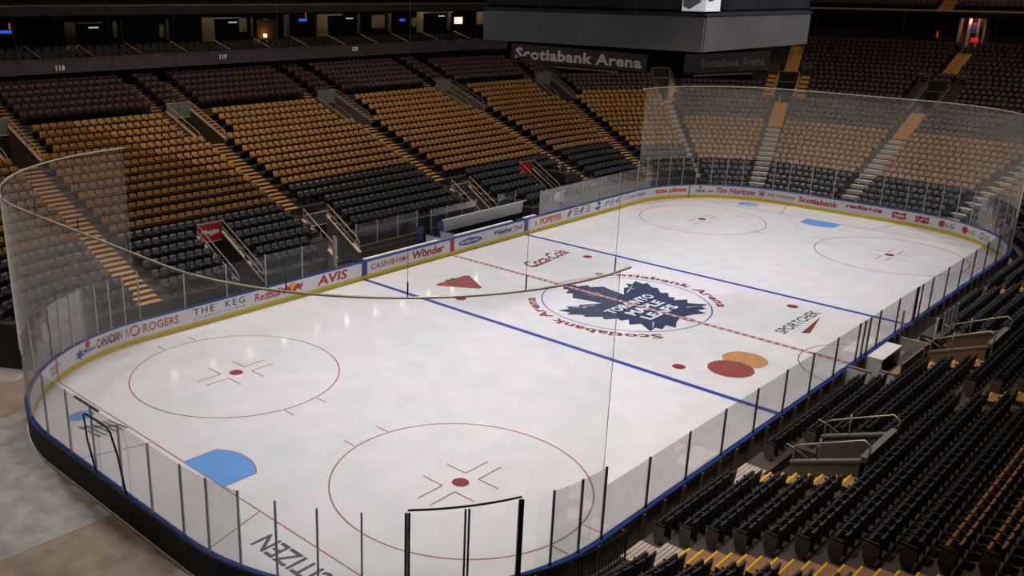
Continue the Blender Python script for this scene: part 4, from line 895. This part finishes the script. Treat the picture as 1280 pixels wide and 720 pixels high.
# curved banners
def banner(lab, t0, t1, z0, z1, h, key, lm, f0, f1, th, ledge):
    sa, sb = sTh(t0, 'fl'), sTh(t1, 'fl'); zf = lambda s: z0+(z1-z0)*(s-sa)/(sb-sa)
    o = empty('arena_banner', P3((sa+sb)/2, 22, min(z0, z1)-h), lab, 'banner'); off = o.location; ss = samples(sa, sb, .35); mb = MB()
    vs = []; 
    for s in ss: vs += [P3(s, 21.6, zf(s)), P3(s, 21.6, zf(s)-h), P3(s, 21.75, zf(s)-h), P3(s, 21.75, zf(s))]
    fs = [(4*i+j, 4*i+(j+1) % 4, 4*i+4+(j+1) % 4, 4*i+4+j) for i in range(len(ss)-1) for j in range(4)]; mb.add(vs, fs); mb.build('banner_panel', M['fascia'], o, off=off)
    a = sa+(sb-sa)*f0; b = sa+(sb-sa)*f1; c = (a+b)/2
    text_obj('banner_lettering', key, lambda x, y, z: tuple(np.subtract(P3(c+x, 21.58, zf(c+x)-h*.5+y), off)), M[lm], o, b-a, th)
    la, lb = sa+(sb-sa)*ledge[0], sa+(sb-sa)*ledge[1]; vs = []; ss = samples(la, lb, .35); mb = MB()
    for s in ss: vs += [P3(s, 21.2, zf(s)-h-.28), P3(s, 21.2, zf(s)-h-.12), P3(s, 21.6, zf(s)-h-.12), P3(s, 21.6, zf(s)-h-.28)]
    mb.add(vs, [(4*i+j, 4*i+(j+1) % 4, 4*i+4+(j+1) % 4, 4*i+4+j) for i in range(len(ss)-1) for j in range(4)]); mb.build('ledge', M['wallg'], o, off=off)
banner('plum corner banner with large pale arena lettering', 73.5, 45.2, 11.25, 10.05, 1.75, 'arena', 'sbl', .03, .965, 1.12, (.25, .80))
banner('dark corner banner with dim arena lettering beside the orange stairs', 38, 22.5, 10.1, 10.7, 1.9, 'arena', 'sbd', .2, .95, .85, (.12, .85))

# end concourse, upper deck at the end with exit
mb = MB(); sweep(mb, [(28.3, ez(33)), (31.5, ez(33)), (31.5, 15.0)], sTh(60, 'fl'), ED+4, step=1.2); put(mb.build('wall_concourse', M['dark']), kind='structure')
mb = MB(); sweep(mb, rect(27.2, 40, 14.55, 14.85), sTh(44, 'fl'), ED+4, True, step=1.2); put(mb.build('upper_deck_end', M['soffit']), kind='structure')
mb = MB(); sweep(mb, rect(27.05, 27.2, 14.72, 14.86), sTh(44, 'fl'), ED+4, True, step=1.2); put(mb.build('trim_1', M['suite']), kind='structure')
mb = MB(); mb.tube([P3(s, 27.2, 15.75) for s in samples(sTh(40, 'fl'), ED+4, 1)], .03, 5); put(mb.build('deck_edge_rail', M['wallg']), 'thin rail along the upper deck above the end stand', 'railing')
sm = MB()
for r in range(3):
    s = sTh(38, 'fl')
    while s < ED+3:
        if min(abs(s-(EA+4.0)), abs(s-(ED-.2))) < vw(s, 1.0, 28): s += .1; continue
        p, nn = frame(s, 28.2+.8*r); u_ = (nn[1], -nn[0]); z0 = 14.85+.45*r; vs = []
        for (lx, ly, lz_) in ((-.22, 0, .4), (.22, 0, .4), (.22, .1, .86), (-.22, .1, .86), (-.22, .07, .4), (.22, .07, .4), (.22, .17, .86), (-.22, .17, .86)): vs.append((p[0]+u_[0]*lx+nn[0]*ly, p[1]+u_[1]*lx+nn[1]*ly, z0+lz_))
        sm.add(vs, [(0, 1, 2, 3), (4, 7, 6, 5), (0, 4, 5, 1), (3, 2, 6, 7), (0, 3, 7, 4), (1, 5, 6, 2)]); s += .53/sscale(s, 28)
put(sm.build('upper_seats', M['purple']), 'rows of dark plum seats on the upper deck above the end stand', 'seats', kind='stuff')
for s, lab in ((EA+4.0, 'brown stairs in the upper deck seats'), (ED-.2, 'brown stairs at the edge of the upper deck')):
    o = empty('upper_stairs', P3(s, 27.6, 14.85), lab, 'stairs'); inv = Matrix.Translation(-o.location)
    for k in range(7): inst('step', step_mesh(1.3, .40, .16, 'stepo'), o, inv @ local(s, 27.5+.4*k, 14.85+.2*k))
o = empty('exit_alcove', P3(EB, 29.6, ez(33)), 'red lit exit alcove at the top of the end stand stairs', 'exit'); off = o.location; mw = Matrix.Translation(-off) @ local(EB-.55, 29.2, ez(33)); fn = lambda x, y, z: tuple(mw @ Vector((x, y, z)))
for x in (-1.1, 1.0): MB().box(x, x+.18, 0, 1.6, 0, 2.6).build('side_wall', M['railp'], o, fn=fn)
MB().box(-.35, -.1, .1, .3, 0, 2.6).build('jamb', M['railp'], o, fn=fn); MB().box(.45, .62, .1, .3, 0, 2.6).build('jamb', M['railp'], o, fn=fn)
MB().box(-.1, .45, .5, .6, 1.2, 2.2).build('door_poster', M['adblue'], o, fn=fn); MB().box(-1.1, 1.18, 1.6, 1.7, 0, 2.6).build('back_wall', M['wallt'], o, fn=fn)
MB().box(.1, .75, .0, .1, .45, .85).build('exit_sign', M['exitred'], o, fn=fn); MB().box(.5, .62, -.1, .0, -.5, -.2).build('status_lamp', M['tvblue'], o, fn=fn)
l = bpy.data.lights.new('exit_lamp', 'POINT'); l.energy = 30; l.color = (1, .42, .3); l.shadow_soft_size = .15; lo = bpy.data.objects.new('exit_lamp', l); COL.objects.link(lo); q = local(EB-.55, 29.2, ez(33)) @ Vector((0, -.1, 2.4)); lo.location = q
for u, v in ((1021, 37), (1036, 34), (1172, 42)):
    d = F_+S_*(u-CX)/FPX-U_*(v-CY)/FPX; t = (HX+31.3-CAM[0])/d[0]; c = CAM+t*d
    o = MB().box(c[0]-.05, c[0], c[1]-.07, c[1]+.07, c[2]-.35, c[2]+.2).build('exit_light', M['exitred']); put(o, 'tiny red exit light on the dark concourse wall', 'lamp', 'red concourse exit lights')

# ------------------------------------------------------------------ centre-hung scoreboard
x0, x1, y0, y1 = -5.45, 5.3, -5.85, 6.25
sbo = empty('scoreboard', (0, 0, 13.9), 'centre-hung scoreboard with grey lower band and dark screens', 'scoreboard'); off = sbo.location
MB().box(x0+.1, x1-.1, y0+.1, y1-.1, 14.0, 22.5).build('core', M['sb'], sbo, off=off)
for k in range(2):
    a = y0+(y1-y0)*k/2; b = y0+(y1-y0)*(k+1)/2
    MB().box(x0-.02, x0+.12, a+.012, b-.012, 13.9, 15.34).build('band_panel', M['sbg'], sbo, off=off); MB().box(x1-.12, x1+.02, a+.012, b-.012, 13.9, 15.34).build('band_panel', M['sbg'], sbo, off=off)
    a = x0+(x1-x0)*k/2; b = x0+(x1-x0)*(k+1)/2
    MB().box(a+.14*(k == 0), b-.14*(k == 1), y0-.02, y0+.12, 13.9, 15.34).build('band_panel', M['sbg'], sbo, off=off); MB().box(a+.14*(k == 0), b-.14*(k == 1), y1-.12, y1+.02, 13.9, 15.34).build('band_panel', M['sbg'], sbo, off=off)
MB().box(x0-.05, x1+.05, y0-.05, y1+.05, 15.36, 15.46).build('ledge', M['dark'], sbo, off=off)
MB().box(x0+.05, x0+.14, -4.6, y1-.25, 15.6, 22).build('screen', M['sb'], sbo, off=off); MB().box(-3.9, x1-.2, y0+.05, y0+.14, 15.6, 22).build('screen', M['sb'], sbo, off=off)
MB().box(x0+.02, x0+.09, y0+.03, -4.75, 15.55, 22).build('corner_screen', M['screen_img'], sbo, off=off); MB().box(x0+.03, -4.15, y0+.02, y0+.09, 15.55, 22).build('corner_screen', M['screen_img'], sbo, off=off)
mb = MB(); mb.add([(x0+.0, -4.8, 15.75), (x0+.0, -5.1, 15.62), (x0, -5.65, 15.95), (x0, -5.3, 16.2), (x0, -4.8, 16.1)], [(0, 1, 2, 3, 4)]); mb.build('screen_shape', M['adgrey'], sbo, off=off)
mb = MB(); mb.add([(-5.25, y0, 15.95), (-4.8, y0, 16.0), (-4.85, y0, 16.9), (-5.3, y0, 16.9)], [(0, 1, 2, 3)]); mb.build('screen_shape', M['dark'], sbo, off=off)
for a in (x0+.8, x1-.8):
    for b in (y0+.8, y1-.8): MB().tube([(a, b, 22.5), (a, b, 33.4)], .04, 5).build('hanging_cable', M['rope'], sbo, off=off)

# ------------------------------------------------------------------ outer shell and lamps
mb = MB(); sweep(mb, [(40, -.05), (40, 34)], 0, TOT, step=2.5); put(mb.build('wall_outer', M['soffit']), kind='structure')
mb = MB(); ring = [P3(s, 40.2, 34) for s in samples(0, TOT, 2)[:-1]]; mb.add(ring, [tuple(range(len(ring)))]); put(mb.build('ceiling', M['dark']), kind='structure')
for x, y, z, k in LAMPS:
    o = empty('ceiling_lamp', (x, y, z), 'round ceiling floodlight hung high over the ice' if k == 'ice' else 'round warm fill light added high over the stands edge', 'lamp', 'ceiling floodlights' if k == 'ice' else 'added fill lights')  # the warm ones are unseen housings added around the fill lamps
    q = MB(); q.tube([(0, 0, .05), (0, 0, .5)], .7 if k == 'ice' else .9, 12); q.build('housing', M['metal'], o); MB().tube([(0, 0, .5), (0, 0, 34-z)], .04, 4).build('drop_rod', M['metal'], o)
# row of small recessed lamps in the soffit above the suite balconies, mirrored in the ice
for i in range(11):
    X = -6+3.8*i; o = empty('soffit_lamp', (X, 38.2, 14.62), 'small bright lamp recessed in the soffit above the suite balconies', 'lamp', 'row of soffit lamps')
    q = MB(); q.tube([(0, 0, -.14), (0, 0, -.05)], .13, 8); q.build('bulb', M['lampglass'], o); MB().tube([(0, 0, -.05), (0, 0, 0)], .16, 8).build('housing', M['metal'], o)
